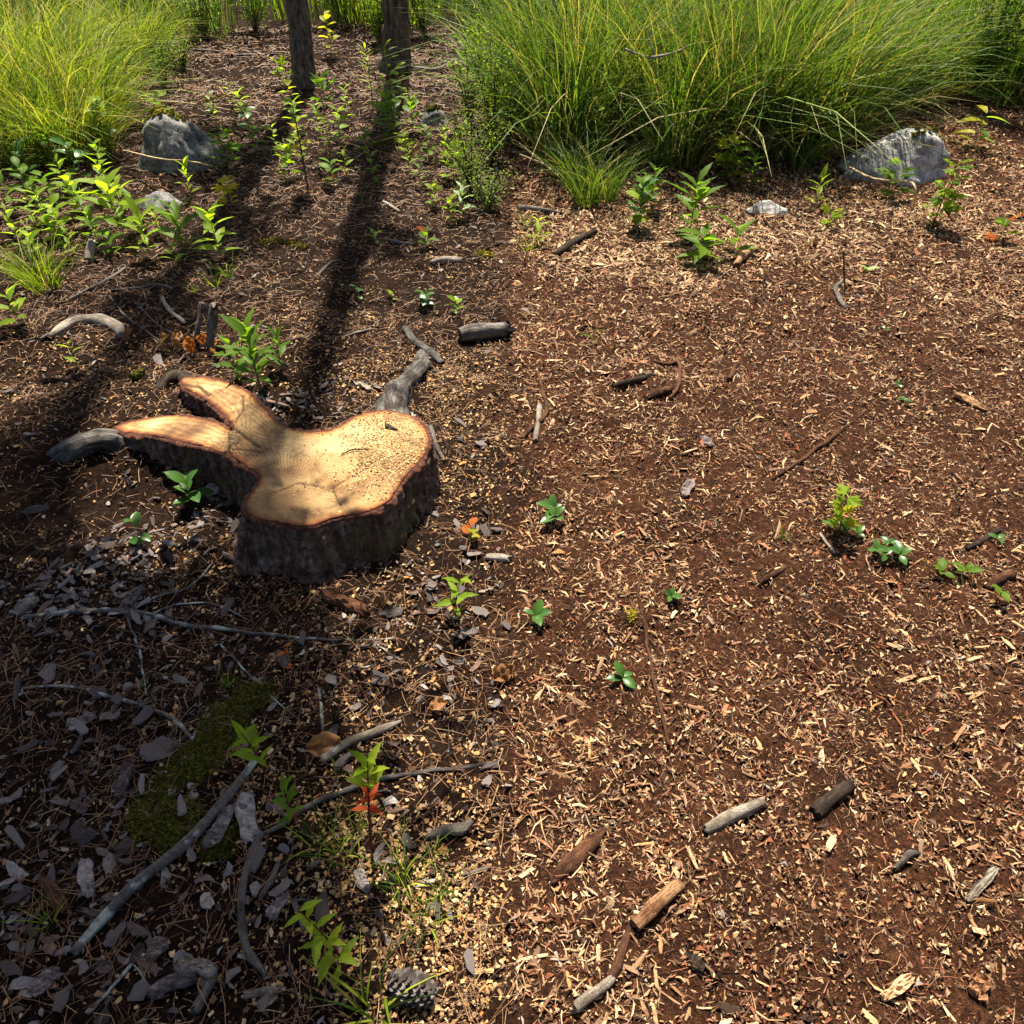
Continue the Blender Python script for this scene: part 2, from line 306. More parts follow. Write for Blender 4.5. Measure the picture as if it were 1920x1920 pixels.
def scatter(T, xy, L, W, Th, lift, tilt, jit, bend, colr, taper=0.0, zf=None, colj=.0):
    tv, tf = T; n = len(xy); k = len(tv)
    v = np.repeat(tv[None], n, 0) + rng.normal(0, 1, (n, k, 3)) * np.array([jit * .5, jit, jit * .6])
    if taper:
        s = 1 - taper * np.abs(v[:, :, 0:1]) * rng.uniform(.3, 1.3, (n, 1, 1)); v[:, :, 1:] *= np.clip(s, .08, 2)
    v[:, :, 0] *= L[:, None] / 2; v[:, :, 1] *= W[:, None] / 2; v[:, :, 2] *= Th[:, None] / 2
    u = v[:, :, 0] / (L[:, None] / 2)
    bz, by = rng.normal(0, 1, (2, n, 1)) * bend
    v[:, :, 2] += (bz * L[:, None] * (1 - u * u)); v[:, :, 1] += by * L[:, None] * (1 - u * u) * 1.3
    Mx = rot_mats(rng.uniform(0, 6.283, n), rng.normal(0, 1, n) * tilt, rng.normal(0, 1, n) * tilt * 1.5)
    v = np.einsum('nij,nkj->nki', Mx, v)
    z = hgt(xy[:, 0], xy[:, 1]) if zf is None else zf(xy[:, 0], xy[:, 1])
    v[:, :, 0] += xy[:, 0, None]; v[:, :, 1] += xy[:, 1, None]; v[:, :, 2] += (z + lift)[:, None]
    f = (tf[None] + (np.arange(n) * k)[:, None, None]).reshape(-1, tf.shape[1])
    c = np.repeat(np.clip(colr, .002, .9)[:, None], k, 1)
    if colj: c = c * rng.uniform(1 - colj, 1 + colj, (n, k, 1))
    return v.reshape(-1, 3), f, c.reshape(-1, 3)
def join(parts):
    vs_, fs, cs, o = [], [], [], 0
    for v, f, c in parts: vs_.append(v); fs.append(f + o); cs.append(c); o += len(v)
    return np.concatenate(vs_), np.concatenate(fs), np.concatenate(cs)
def pick(n, pal, p):
    pal = np.array(pal); i = rng.choice(len(pal), n, p=np.array(p) / sum(p)); j = rng.choice(len(pal), n, p=np.array(p) / sum(p))
    t = rng.uniform(0, .35, (n, 1)); return (pal[i] * (1 - t) + pal[j] * t) * rng.uniform(.7, 1.25, (n, 1))
def halfw(y): return .70 * (y * math.cos(PITCH) + 1.0) + .25
def sample(n, side, y0, y1, fall, dens):                        # random ground spots; thins out with distance
    out = np.zeros((0, 2))
    while len(out) < n:
        y = rng.uniform(y0, y1, n * 6); x = rng.uniform(0, 1, n * 6) * (halfw(y1) + .2)
        keep = (x < halfw(y)) & (rng.uniform(0, 1, len(x)) < (np.maximum(y, .9) / .9) ** -fall)
        x = x * side; e = bed_edge(y) + rng.normal(0, .025, len(y))
        keep &= (x > e - .05) if side > 0 else (x < e + .03)
        x, y = x[keep], y[keep]; k2 = rng.uniform(0, 1, len(x)) < dens(x, y)
        out = np.concatenate([out, np.stack([x[k2], y[k2]], 1)])
    return out[:n]
def blob(lst):                                                  # soft world-space patches given by photo places
    B = []
    for px, py, rx, ry, a in lst:
        x, y = at_z(px, py); s = scale_at((x, y, 0)); B.append((x, y, rx / s, ry / s * 1.5, a))
    def f(x, y):
        z = np.zeros_like(x)
        for bx, by, rx, ry, a in B: z = z + a * np.exp(-((x - bx) / rx) ** 2 - ((y - by) / ry) ** 2)
        return z
    return f
dark_r = blob([(1780, 900, 140, 90, .8), (1450, 1720, 150, 110, .85), (1480, 1650, 120, 80, .4), (1500, 600, 120, 60, .35), (1250, 600, 140, 40, .5), (1700, 480, 120, 40, .6),
               (1640, 1230, 200, 130, .45), (1250, 1320, 160, 70, .35), (1180, 960, 120, 40, .45), (1640, 640, 90, 40, .5), (1820, 1500, 120, 90, .4), (1020, 1180, 90, 60, .2)])
pale_r = blob([(1230, 500, 220, 60, 1.0), (1200, 420, 280, 100, .9), (1650, 400, 260, 80, .9), (1500, 440, 160, 70, .5), (1840, 560, 120, 80, .5), (1130, 1700, 160, 160, .5), (1150, 740, 160, 110, .4), (1000, 850, 120, 160, .3), (1700, 800, 90, 160, .4)])
def d_chip(x, y): return np.clip(.38 + .26 * vnoise(x, y, 3.2, 21) + .2 * vnoise(x, y, 9, 22) + .55 * pale_r(x, y) - .42 * dark_r(x, y), .03, 1)
TAN, PALE, RED, BRN, DRK, GRY, ORG = (.45, .26, .125), (.60, .42, .24), (.24, .075, .035), (.17, .09, .05), (.045, .025, .016), (.25, .22, .20), (.48, .23, .08)
PAL = [TAN, PALE, RED, BRN, DRK, GRY, ORG]; TAN = (.46, .26, .12)
def tint(xy, c):
    k = np.clip(pale_r(xy[:, 0], xy[:, 1]), 0, 1)[:, None] * rng.uniform(.1, .75, (len(c), 1)); return c * (1 - k) + np.array(PALE) * k
parts = []
n = 42000; xy = sample(n, 1, .15, 7.4, .62, d_chip); L = np.clip(rng.lognormal(math.log(.0112), .58, n), .004, .045); far = np.clip(xy[:, 1] / 2.2, .95, 1.7)
parts.append(scatter(T_CHIP, xy, L * far, L * rng.uniform(.12, .32, n) * far, rng.uniform(.0012, .0035, n), rng.uniform(-.003, .007, n), .26, .30, .06, tint(xy, pick(n, PAL, [.27, .18, .14, .25, .12, .02, .02])), .45))
n = 17000; xy = sample(n, 1, .15, 7.4, .6, d_chip); L = np.clip(rng.lognormal(math.log(.017), .6, n), .006, .07); far = np.clip(xy[:, 1] / 2.2, .95, 1.7)
parts.append(scatter(T_CHIP, xy, L * far, rng.uniform(.0012, .0032, n) * far, rng.uniform(.001, .0022, n), rng.uniform(-.001, .009, n), .2, .3, .12, tint(xy, pick(n, PAL, [.28, .17, .2, .26, .09, .03, .02])), .4))
link('mulch', mk_mesh('mulch', *join(parts)[:2], m_debris, join(parts)[2]), label='loose shredded wood mulch covering the right half of the ground', cat='mulch', kind='stuff')
n = 105000; xy = sample(n, 1, .15, 6.0, .75, lambda x, y: np.clip(.75 + .3 * dark_r(x, y), 0, 1)); L = np.clip(rng.lognormal(math.log(.0068), .55, n), .002, .02)
L = L * np.clip(xy[:, 1] / 2.0, 1, 2.2); a = scatter(T_TET, xy, L * 1.2, L * rng.uniform(.3, .8, n), L * .5, rng.uniform(0, .004, n), .7, .25, 0, pick(n, PAL, [.22, .14, .14, .30, .17, .01, .02]))
n = 9000; xy = sample(n, 1, .15, 4.5, .8, lambda x, y: np.full_like(x, .8)); fb = scatter(T_NEEDLE, xy, rng.uniform(.012, .05, n), np.full(n, .0010) * np.clip(xy[:, 1] / 2, .8, 2), np.full(n, .0008), rng.uniform(.001, .008, n), .15, .05, .16, pick(n, [BRN, RED, TAN, DRK, (.3, .18, .09)], [.3, .2, .2, .15, .15]))
link('mulch_fibres', mk_mesh('mulch_fibres', fb[0], fb[1], m_needle, fb[2]), label='thin brown fibres and rootlets tangled in the mulch', cat='mulch', kind='stuff')
link('mulch_crumbs', mk_mesh('mulch_crumbs', a[0], a[1], m_debris, a[2]), label='fine crumbs of bark and soil between the mulch pieces', cat='mulch', kind='stuff')

# forest side: needles, bark flakes, sawdust
STUMPS = blob([(620, 880, 240, 130, 1.0), (380, 800, 170, 50, 1.0)])
saw_l = blob([(700, 700, 150, 60, .9), (880, 720, 90, 80, .9), (620, 600, 120, 60, .5), (880, 860, 90, 110, .55), (780, 1650, 170, 150, .5), (620, 1700, 160, 140, .3), (850, 1790, 160, 130, .8),
              (480, 1060, 220, 60, .35), (650, 1230, 200, 100, .3), (200, 720, 260, 90, .35), (870, 480, 160, 90, .25), (550, 1500, 150, 120, .3)])
flk_l = blob([(230, 1050, 120, 60, 1.0), (100, 1120, 110, 70, .8), (560, 750, 110, 45, .9), (150, 1450, 200, 250, .45), (250, 1800, 250, 150, .35), (820, 1150, 120, 160, .5), (450, 920, 60, 60, .6), (300, 930, 180, 60, .3)])
NP = [(.20, .085, .038), (.30, .15, .07), (.12, .055, .03), (.36, .24, .12), (.06, .035, .022)]
n = 32000; xy = sample(n, -1, .15, 9.5, .62, lambda x, y: np.clip(.55 + .35 * vnoise(x, y, 2.5, 31) - .5 * flk_l(x, y), .05, 1))
L = rng.uniform(.03, .085, n); far = np.clip(xy[:, 1] / 2.0, .9, 4)
a = scatter(T_NEEDLE, xy, L * np.clip(xy[:, 1] / 4, 1, 1.8), np.full(n, .0011) * far, np.full(n, .0008) * far, rng.uniform(.001, .010, n), .07, .05, .10, pick(n, NP, [.3, .25, .2, .15, .1]))
link('needle_litter', mk_mesh('needle_litter', a[0], a[1], m_needle, a[2]), label='brown fallen pine needles strewn over the forest floor', cat='needles', kind='stuff')
n = 21000; xy = sample(n, -1, .15, 5.0, .75, lambda x, y: np.clip(.05 + .9 * saw_l(x, y), .02, 1)); L = np.clip(rng.lognormal(math.log(.0052), .45, n), .002, .015)
a = scatter(T_BOX, xy, L, L * rng.uniform(.35, .9, n), L * rng.uniform(.15, .4, n), rng.uniform(0, .005, n), .35, .2, 0, pick(n, [(.5, .32, .14), (.40, .22, .085), (.58, .42, .23), (.16, .085, .04), (.46, .20, .06)], [.3, .22, .13, .28, .07]))
link('sawdust', mk_mesh('sawdust', a[0], a[1], m_debris, a[2]), label='golden sawdust sprinkled on the ground around the stump', cat='sawdust', kind='stuff')
n = 46000; xy = sample(n, -1, .15, 9.5, .75, lambda x, y: np.full_like(x, .8)); L = np.clip(rng.lognormal(math.log(.007), .5, n), .002, .022)
L = L * np.clip(xy[:, 1] / 2.5, 1, 3); a = scatter(T_TET, xy, L * 1.3, L * rng.uniform(.25, .8, n), L * .5, rng.uniform(0, .004, n), .6, .25, 0, pick(n, [(.11, .06, .035), (.05, .032, .022), (.02, .014, .011), (.2, .12, .07), (.16, .14, .13), (.33, .2, .1)], [.3, .25, .2, .12, .06, .07]))
link('forest_litter', mk_mesh('forest_litter', a[0], a[1], m_debris, a[2]), label='dark crumbled leaf and bark litter on the forest floor', cat='litter', kind='stuff')
FP = [(.13, .105, .095), (.21, .18, .165), (.07, .05, .042), (.17, .095, .065), (.36, .31, .27), (.03, .022, .018)]
n = 2600; xy = sample(n, -1, .15, 5.0, .7, lambda x, y: np.clip(.04 + .85 * flk_l(x, y) ** 1.5 + .08 * vnoise(x, y, 5, 33), .02, 1)); L = np.clip(rng.lognormal(math.log(.016), .5, n), .006, .045)
a = scatter(T_FLAKE, xy, L, L * rng.uniform(.22, .6, n), rng.uniform(.001, .0028, n), rng.uniform(.002, .009, n), .3, .24, .09, pick(n, FP, [.26, .16, .24, .18, .08, .08]))
link('bark_litter', mk_mesh('bark_litter', a[0], a[1], m_flake, a[2]), label='small grey flakes of shed bark scattered around the stump', cat='bark', kind='stuff')

def piece_meshes(name, T, count, mat, jit, bend, taper, sub=False):
    out = []
    for k in range(count):
        v, f = T; v = v.copy(); v += rng.normal(0, 1, v.shape) * np.array([jit * .4, jit, jit * .4])
        if taper: v[:, 1:] *= np.clip(1 - taper * np.abs(v[:, :1]) * rng.uniform(.4, 1.2), .1, 2)
        v[:, 2] += rng.normal(0, bend) * (1 - v[:, 0] ** 2) * 6; v[:, 1] += rng.normal(0, bend) * (1 - v[:, 0] ** 2) * 3
        out.append(mk_mesh(name, v * .5, f, mat))
    return out
T_CHIP5 = tmpl_bar(5, 4)
chips = piece_meshes('wood_chip', T_CHIP5, 10, m_chip, .2, .12, .45)
xy = sample(300, 1, .25, 2.6, .5, lambda x, y: np.clip(d_chip(x, y) * 1.1, 0, 1))
for i, (x, y) in enumerate(xy):
    o = link('wood_chip', chips[i % 10], None, 'one of the larger pale splintered chips lying on the mulch', 'wood chip', 'larger wood chips on the mulch')
    L = float(np.clip(rng.lognormal(math.log(.030), .38), .02, .07)); w = L * rng.uniform(.10, .26)
    o.location = (x, y, float(hgt(x, y)) + .004); o.scale = (L, w, max(.003, w * .4)); o.rotation_euler = (rng.normal(0, .4), rng.normal(0, .2), rng.uniform(0, 6.28))
flakes = piece_meshes('bark_flake', T_FLAKE, 14, m_flakeobj, .30, .06, 0)
xy = sample(170, -1, .3, 2.6, .4, lambda x, y: np.clip((.12 + .8 * flk_l(x, y)) * (1 - .95 * np.clip(STUMPS(x, y), 0, 1)), 0, 1))
for i, (x, y) in enumerate(xy):
    o = link('bark_flake', flakes[i % 14], None, 'one of the larger curled grey bark flakes lying on the needles', 'bark flake', 'larger bark flakes on the forest floor')
    L = float(np.clip(rng.lognormal(math.log(.042), .3), .026, .085))
    o.location = (x, y, float(hgt(x, y)) + .011); o.scale = (L, L * rng.uniform(.2, .5), .004); o.rotation_euler = (rng.normal(0, .3), rng.normal(0, .2), rng.uniform(0, 6.28))

# ------------------------------------------------------------------ the stump
OUT = [(213, 800), (245, 789), (300, 780), (345, 779), (390, 786), (418, 797), (434, 806), (432, 792), (412, 772), (394, 757), (378, 744), (362, 736), (344, 724), (341, 709), (375, 706), (410, 712), (440, 722), (470, 738), (495, 763),
       (516, 786), (545, 801), (580, 808), (615, 806), (642, 795), (666, 780), (692, 772), (726, 770), (760, 777), (785, 789), (800, 806), (804, 828), (796, 851), (777, 876), (757, 897), (742, 920), (730, 938), (702, 954),
       (670, 964), (640, 968), (610, 977), (580, 986), (550, 984), (512, 977), (482, 972), (463, 961), (458, 946), (466, 930), (479, 915), (487, 900), (483, 887), (461, 873), (428, 851), (389, 838), (341, 828), (290, 817), (250, 812), (224, 808)]
ZT = .155
sx, sy = at_z(438, 810, ZT)
def ztop(x, y):
    d = np.maximum(0, sx - np.asarray(x, float)); return ZT - np.where(d > 0, .008 + .0, 0) - d * .20 - .02 * np.maximum(0, np.asarray(y, float) - 1.95)
def on_top(px, py):
    z = ZT
    for _ in range(12): x, y = at_z(px, py, z); z = .5 * z + .5 * float(ztop(x, y))
    return x, y, z
P = np.array([on_top(*p)[:2] for p in OUT])
def catmull(P, per, closed=True):
    n = len(P); out = []
    for i in range(n if closed else n - 1):
        if closed: p0, p1, p2, p3 = P[i - 1], P[i], P[(i + 1) % n], P[(i + 2) % n]
        else: p0, p1, p2, p3 = P[max(i - 1, 0)], P[i], P[i + 1], P[min(i + 2, n - 1)]
        for t in np.arange(per) / per:
            out.append(.5 * (2 * p1 + (p2 - p0) * t + (2 * p0 - 5 * p1 + 4 * p2 - p3) * t * t + (3 * p1 - p0 - 3 * p2 + p3) * t ** 3))
    if not closed: out.append(P[-1])
    return np.array(out)
C = catmull(P, 14)
seg = np.linalg.norm(np.roll(C, -1, 0) - C, axis=1); s = np.concatenate([[0], np.cumsum(seg)]); tot = s[-1]; NO = int(tot / .0045)
u = np.arange(NO) / NO * tot; C = np.stack([np.interp(u, s, np.append(C[:, k], C[0, k])) for k in (0, 1)], 1)
tan = np.roll(C, -2, 0) - np.roll(C, 2, 0); nrm = np.stack([tan[:, 1], -tan[:, 0]], 1); nrm /= np.linalg.norm(nrm, axis=1)[:, None]
area = .5 * np.sum(C[:, 0] * np.roll(C[:, 1], -1) - np.roll(C[:, 0], -1) * C[:, 1])
if area < 0: nrm = -nrm
C = C + nrm * (.0022 * vnoise(u, u * 0, 60, 41) + .0015 * vnoise(u, u * 0, 160, 42))[:, None]
def inside(pts):
    x, y = pts[:, 0], pts[:, 1]; r = np.zeros(len(pts), bool); a = C; bb = np.roll(C, -1, 0)
    for (x1, y1), (x2, y2) in zip(a, bb):
        m = ((y1 > y) != (y2 > y)) & (x < (x2 - x1) * (y - y1) / (y2 - y1 + 1e-12) + x1); r ^= m
    return r
def edge_dist(pts): return np.array([np.min(np.hypot(*(C - p).T)) for p in pts])
lo, hi = C.min(0), C.max(0); q = np.stack(np.meshgrid(np.arange(lo[0], hi[0], .0055), np.arange(lo[1], hi[1], .0055)), -1).reshape(-1, 2)
q = q + rng.uniform(-.001, .001, q.shape); q = q[inside(q)]; q = q[edge_dist(q) > .004]
allp = np.concatenate([C, q]); res = delaunay_2d_cdt([Vector(p) for p in allp], [(i, (i + 1) % NO) for i in range(NO)], [], 1, 1e-6)
cv = np.array([tuple(p) for p in res[0]]); cf = np.array([tuple(f) for f in res[2] if len(f) == 3])
ed = edge_dist(cv); pith = np.array(on_top(622, 915)[:2]); dp = np.hypot(*(cv - pith).T); ringv = dp / (dp + ed + 1e-6) * np.where(ed < .001, 1, 1)
def poly_dist(pts, line):
    d = np.full(len(pts), 9.)
    for a, bb in zip(line[:-1], line[1:]):
        a, bb = np.array(a), np.array(bb); t = np.clip(((pts - a) @ (bb - a)) / ((bb - a) @ (bb - a)), 0, 1); d = np.minimum(d, np.hypot(*(pts - a - t[:, None] * (bb - a)).T))
    return d
crack = np.zeros(len(cv))
for line, w in (([(436, 806), (452, 812), (486, 838)], .004), ([(432, 842), (450, 842), (490, 848)], .0035), ([(455, 742), (456, 768), (446, 782), (436, 800)], .004), ([(434, 806), (428, 830), (431, 850)], .005), ([(612, 915), (560, 905), (510, 925)], .002), ([(622, 915), (680, 880), (720, 850)], .0018), ([(622, 915), (640, 950)], .0018), ([(350, 722), (375, 726), (392, 742)], .005)):
    d = poly_dist(cv, [on_top(*p)[:2] for p in line]); crack = np.maximum(crack, np.clip(1.25 - d / w / 1.3, 0, 1))
zc = ztop(cv[:, 0], cv[:, 1]) + .0014 * vnoise(cv[:, 0], cv[:, 1], 25, 43) + .002 * vnoise(cv[:, 0], cv[:, 1], 9, 44) - .005 * crack
bx0, by0 = G(600, 1000)[:2]
stump = thing('tree_stump', (bx0, by0, float(hgt(bx0, by0))), 'freshly sawn tree stump with two root arms and reddish bark', 'stump')
org = np.array(stump.location)
me = mk_mesh('cut_face', np.column_stack([cv, zc]) - org, cf, m_cut, smooth=True, attrs={'ring': ringv, 'edge': ed, 'crack': np.clip(crack, 0, 1)})
link('cut_face', me, stump, 'pale sawn wood with growth rings and orange rim')
# bark mantle
px_of = lambda x, y, z: 960 + FPX * x / (y * math.cos(PITCH) + (CAM_H - z) * math.sin(PITCH))
zt = ztop(C[:, 0], C[:, 1]); front = np.clip(-nrm[:, 1], 0, 1); main = np.clip((C[:, 0] - sx) / .08, 0, 1)
flare = .012 + main * (.008 + .035 * front) + .075 * np.exp(-((C[:, 0] - on_top(462, 955)[0]) / .045) ** 2) * (C[:, 1] < on_top(470, 905)[1]) + .04 * np.exp(-((C[:, 0] - on_top(585, 985)[0]) / .04) ** 2) * front
k = np.ones(21) / 21; flare = np.convolve(np.concatenate([flare[-10:], flare, flare[:10]]), k, 'valid')
sm = np.stack([np.convolve(np.concatenate([nrm[-8:, i], nrm[:, i], nrm[:8, i]]), np.ones(17) / 17, 'valid') for i in (0, 1)], 1)
rows = []; NR = 22
rows.append(np.column_stack([C, zt - .0015]))
for j in range(NR):
    t = j / (NR - 1); furrow = (np.abs(vnoise(u + .012 * np.sin(t * 5), u * 0 + t * .35, 24, 45)) ** .45 * 2 - 1.1) * .75 + vnoise(u, u * 0 + t * 2.6, 70, 46) * .35
    off = .008 + .005 * vnoise(u, u * 0 + t, 50, 47) + flare * t ** 1.6 + (.017 * furrow) * min(1, .35 + t * 3) + .006 * vnoise(u * 1, u * 0 + t * 3, 11, 48) * t
    xy2 = C + sm * off[:, None]; zb = hgt(xy2[:, 0], xy2[:, 1]) - .045
    top = zt - .0035 - .004 * np.abs(vnoise(u, u * 0, 120, 49))
    rows.append(np.column_stack([xy2, top * (1 - t) + np.minimum(zb, top - .02) * t]))
rimv = np.concatenate(rows[:3]); rimv[2 * NO:, 2] = np.maximum(rimv[2 * NO:, 2], rimv[NO:2 * NO, 2] - .008); rows = rows[1:]; rows[0] = rows[0] + np.array([0, 0, -.002]); V = np.concatenate(rows); I = np.arange(NO); F = []
for j in range(len(rows) - 1): F.append(np.stack([j * NO + I, (j + 1) * NO + I, (j + 1) * NO + (I + 1) % NO, j * NO + (I + 1) % NO], 1))
F = np.concatenate(F); F = F if area > 0 else F[:, ::-1]
rimv[NO:, :2] += np.tile(sm, (2, 1)) * .0015; link('inner_bark', mk_mesh('inner_bark', rimv - org, F[:2 * NO], m_rim, smooth=True), stump, 'thin red brown rim of inner bark round the cut')
link('bark', mk_mesh('bark', V - org, F, m_stumpbark, smooth=True), stump, 'furrowed dark reddish bark with green moss')

def tube(pts, rad, n=10, rough=.12, seed=0, per=8, caps=True, freq=40, wander=0.0):
    pts = np.array(pts, float); rad = np.array(rad, float); Q = catmull(pts, per, False) if len(pts) > 2 else np.linspace(pts[0], pts[1], per * 2 + 1)
    s = np.linspace(0, len(rad) - 1, len(Q)); rr_ = np.interp(s, np.arange(len(rad)), rad); N = len(Q)
    acc = np.concatenate([[0], np.cumsum(np.linalg.norm(np.diff(Q, axis=0), axis=1))]); mr_ = rr_.mean()
    if wander:
        u_ = acc / mr_; Q = Q + np.stack([vnoise(u_, u_ * 0 + seed, .13, seed + k) for k in (5, 6, 7)], 1) * np.array([1, 1, .4]) * (mr_ * wander)
        rr_ = rr_ * (1 + .16 * vnoise(u_, u_ * 0 + seed, .22, seed + 8) + .10 * vnoise(u_, u_ * 0 + seed, .6, seed + 9)) * (1 + .35 * np.clip(vnoise(u_, u_ * 0 + seed, .10, seed + 11) - .62, 0, 1) * 2.5)
    tg = np.gradient(Q, axis=0); tg /= np.linalg.norm(tg, axis=1)[:, None] + 1e-9
    up = np.array([0, 0, 1.]) if abs(tg[0][2]) < .9 else np.array([1., 0, 0]); V = []; ph = np.arange(n) / n * 2 * math.pi; gv = []; rs = np.random.default_rng(seed + 500)
    for i in range(N):
        sd_ = np.cross(up, tg[i]); sd_ /= np.linalg.norm(sd_) + 1e-9; up = np.cross(tg[i], sd_)
        w = 1 + rough * (vnoise(ph * 1.3 + seed * 7, acc[i] + 0 * ph, freq, seed) * .6 + vnoise(np.cos(ph) * 2 + seed, np.sin(ph) * 2 + acc[i] * 9, 1.0, seed + 1)) + (rough * 1.1 * vnoise(np.cos(ph) * 1.6 + seed * 3, np.sin(ph) * 1.6 + seed, 1.0, seed + 2) if wander else 0)
        ring_ = Q[i] + (np.cos(ph)[:, None] * sd_ + np.sin(ph)[:, None] * up) * (rr_[i] * w)[:, None]
        if wander and caps and i in (0, N - 1): ring_ = ring_ + tg[i] * (rs.uniform(-1.1, .9, n) * rr_[i])[:, None] * (-1 if i == 0 else 1)
        V.append(ring_); gv.append(np.stack([np.cos(ph), np.sin(ph), np.full(n, acc[i] / max(mr_, .002) * .5)], 1))
    V = np.concatenate(V); k = np.arange(n); F = [np.stack([i * n + k, i * n + (k + 1) % n, (i + 1) * n + (k + 1) % n, (i + 1) * n + k], 1) for i in range(N - 1)]
    if caps:
        V = np.concatenate([V, [Q[0] - tg[0] * rr_[0] * .15, Q[-1] + tg[-1] * rr_[-1] * .15]]); e = (N - 1) * n; a, bb = len(V) - 2, len(V) - 1; gv.append(np.array([(0, 0, 0), (0, 0, acc[-1] / max(mr_, .002) * .5)]))
        F.append(np.stack([np.full(n // 2, a), (k[::2] + 2) % n, k[::2] + 1, k[::2]], 1)); F.append(np.stack([np.full(n // 2, bb), e + k[::2], e + k[::2] + 1, e + (k[::2] + 2) % n], 1))
    GV[0] = np.concatenate(gv); return V, np.concatenate(F)
def gp(px, py, up=0.0): return np.array(G(px, py, up))
# roots that leave the stump
x1, y1, z1 = on_top(236, 805)
rp = [np.array([x1 + .06, y1 - .01, z1 - .045]), np.array([x1 - .01, y1 - .012, z1 - .048]), gp(190, 826, .03), gp(140, 842, .012), gp(95, 862, -.03)]
V, F = tube(rp, [.038, .040, .036, .034, .028], 16, .22, 3, 14, wander=.25); link('root', mk_mesh('root', V - org, F, m_root, smooth=True), stump, 'dark grey root running into the soil')
rp = [np.array(on_top(742, 800)) - (0, 0, .06), gp(740, 757, .02), gp(765, 715, .012), gp(788, 682, .006), gp(796, 655, -.02)]
V, F = tube(rp, [.06, .048, .040, .03, .018], 16, .28, 4, 14, wander=.3); link('root', mk_mesh('root', V - org, F, m_root, smooth=True), stump, 'pale scaly root climbing away behind the stump')
rp = [np.array(on_top(365, 720)) - (0, 0, .035), gp(338, 705, .02), gp(318, 712, .015), gp(296, 735, -.01)]
V, F = tube(rp, [.03, .028, .03, .02], 12, .25, 5, 8); link('root', mk_mesh('root', V - org, F, m_darkwood, smooth=True), stump)

n = 2600; q = np.array([on_top(*p)[:2] for p in zip(rng.normal(745, 45, n), rng.normal(850, 48, n))] + [on_top(*p)[:2] for p in zip(rng.normal(436, 7, 160), rng.normal(820, 22, 160))] + [on_top(*p)[:2] for p in zip(rng.uniform(460, 780, 160), rng.uniform(780, 970, 160))])
q = q[inside(q)]; q = q[edge_dist(q) > .006]; n = len(q); L = rng.uniform(.002, .0065, n)
a = scatter(T_BOX, q, L, L * .6, L * .35, rng.uniform(.001, .004, n), .4, .2, 0, pick(n, [(.6, .4, .18), (.5, .28, .1), (.66, .5, .28)], [.4, .3, .3]), zf=ztop)
link('stump_sawdust', mk_mesh('stump_sawdust', a[0], a[1], m_debris, a[2]), label='coarse sawdust grains lying on the sawn face of the stump', cat='sawdust', kind='stuff')

# ------------------------------------------------------------------ sticks, branches, wood pieces
KN = [0]
def stick(name, label, pts, rpx, mat, lift=.4, cat='stick', group=None, twigs=(), rough=.14, n=10, ends=None):
    """pts: photo places it lies on; rpx: half width there in photo pixels; ends: extra heights above the soil"""
    KN[0] += 1; p3 = []; rad = []
    rp = rpx if isinstance(rpx, (list, tuple)) else [rpx] * len(pts)
    for i, (p, r) in enumerate(zip(pts, rp)):
        g = G(*p); rm = r / scale_at(g); e = ends[i] if ends else 0
        g = G(*p, up=rm * lift + .004 + e); p3.append(np.array(g)); rad.append(rm)
    base = p3[0].copy(); o = None
    V, F = tube(p3, rad, 12, rough, KN[0], 12, wander=.55); me = mk_mesh(name, V - base, F, mat, smooth=True)
    if not twigs:
        o = link(name, me, None, label, cat, group); o.location = base; return o
    o = thing(name, base, label, cat, group); link('main_stem', me, o)
    for tp, tr in twigs:
        q3 = [np.array(G(*p, up=.006)) for p in tp]; q3[0] = p3[int(np.argmin([np.linalg.norm(q3[0] - z) for z in p3]))] * .0 + q3[0]
        rr2 = [tr / scale_at(q) for q in q3]; rr2[-1] *= .5
        V, F = tube(q3, rr2, 6, .1, KN[0] + 3, 8, wander=.9); link('side_twig', mk_mesh('side_twig', V - base, F, mat, smooth=True), o)
    return o
S = stick
S('fallen_branch', 'thick branch with pale blue green lichen lying diagonally at lower left', [(480, 1422), (440, 1478), (395, 1530), (330, 1592), (270, 1642), (205, 1712), (138, 1788)], [6, 7.5, 8, 8.5, 9.5, 9, 7.5], m_lichen, 1.0)
S('forked_twig', 'long forked lichen twig lying across the ground in front of the stump', [(42, 1157), (130, 1147), (230, 1145), (285, 1155), (350, 1172), (420, 1180), (490, 1188), (620, 1200), (742, 1198)], [4, 4.5, 5, 4.5, 4, 3.6, 3, 2.6, 1.6], m_lichen, .8, 'twig',
  twigs=[([(235, 1143), (300, 1117), (340, 1106), (365, 1092), (400, 1055)], 2.2), ([(236, 1152), (255, 1200), (264, 1232), (275, 1305)], 2.2), ([(385, 1178), (440, 1235), (490, 1290), (560, 1350)], 2), ([(282, 1153), (330, 1134), (400, 1132), (470, 1165)], 1.8), ([(620, 1200), (670, 1250), (745, 1232)], 1.6), ([(695, 1196), (720, 1218), (752, 1238)], 1.5)])
S('thin_twig', 'thin grey twig curving to the moss below the forked twig', [(38, 1291), (130, 1287), (215, 1308), (300, 1335), (340, 1362), (368, 1392)], [2, 2.6, 3, 4, 4, 3], m_lichen, .8, 'twig')
S('long_twig', 'long slender grey stick running to the right edge of the forest floor', [(946, 1426), (860, 1440), (760, 1452), (690, 1468), (640, 1486), (590, 1503), (530, 1545), (460, 1578)], [3, 3.5, 4.2, 4.8, 5, 5.2, 4.5, 4], m_grey, .9)
S('weathered_stick', 'upright weathered grey stick with dark streak at bottom left', [(468, 1608), (454, 1671), (457, 1741), (472, 1790), (494, 1832)], [6, 7, 8, 8, 4], m_grey, .8)
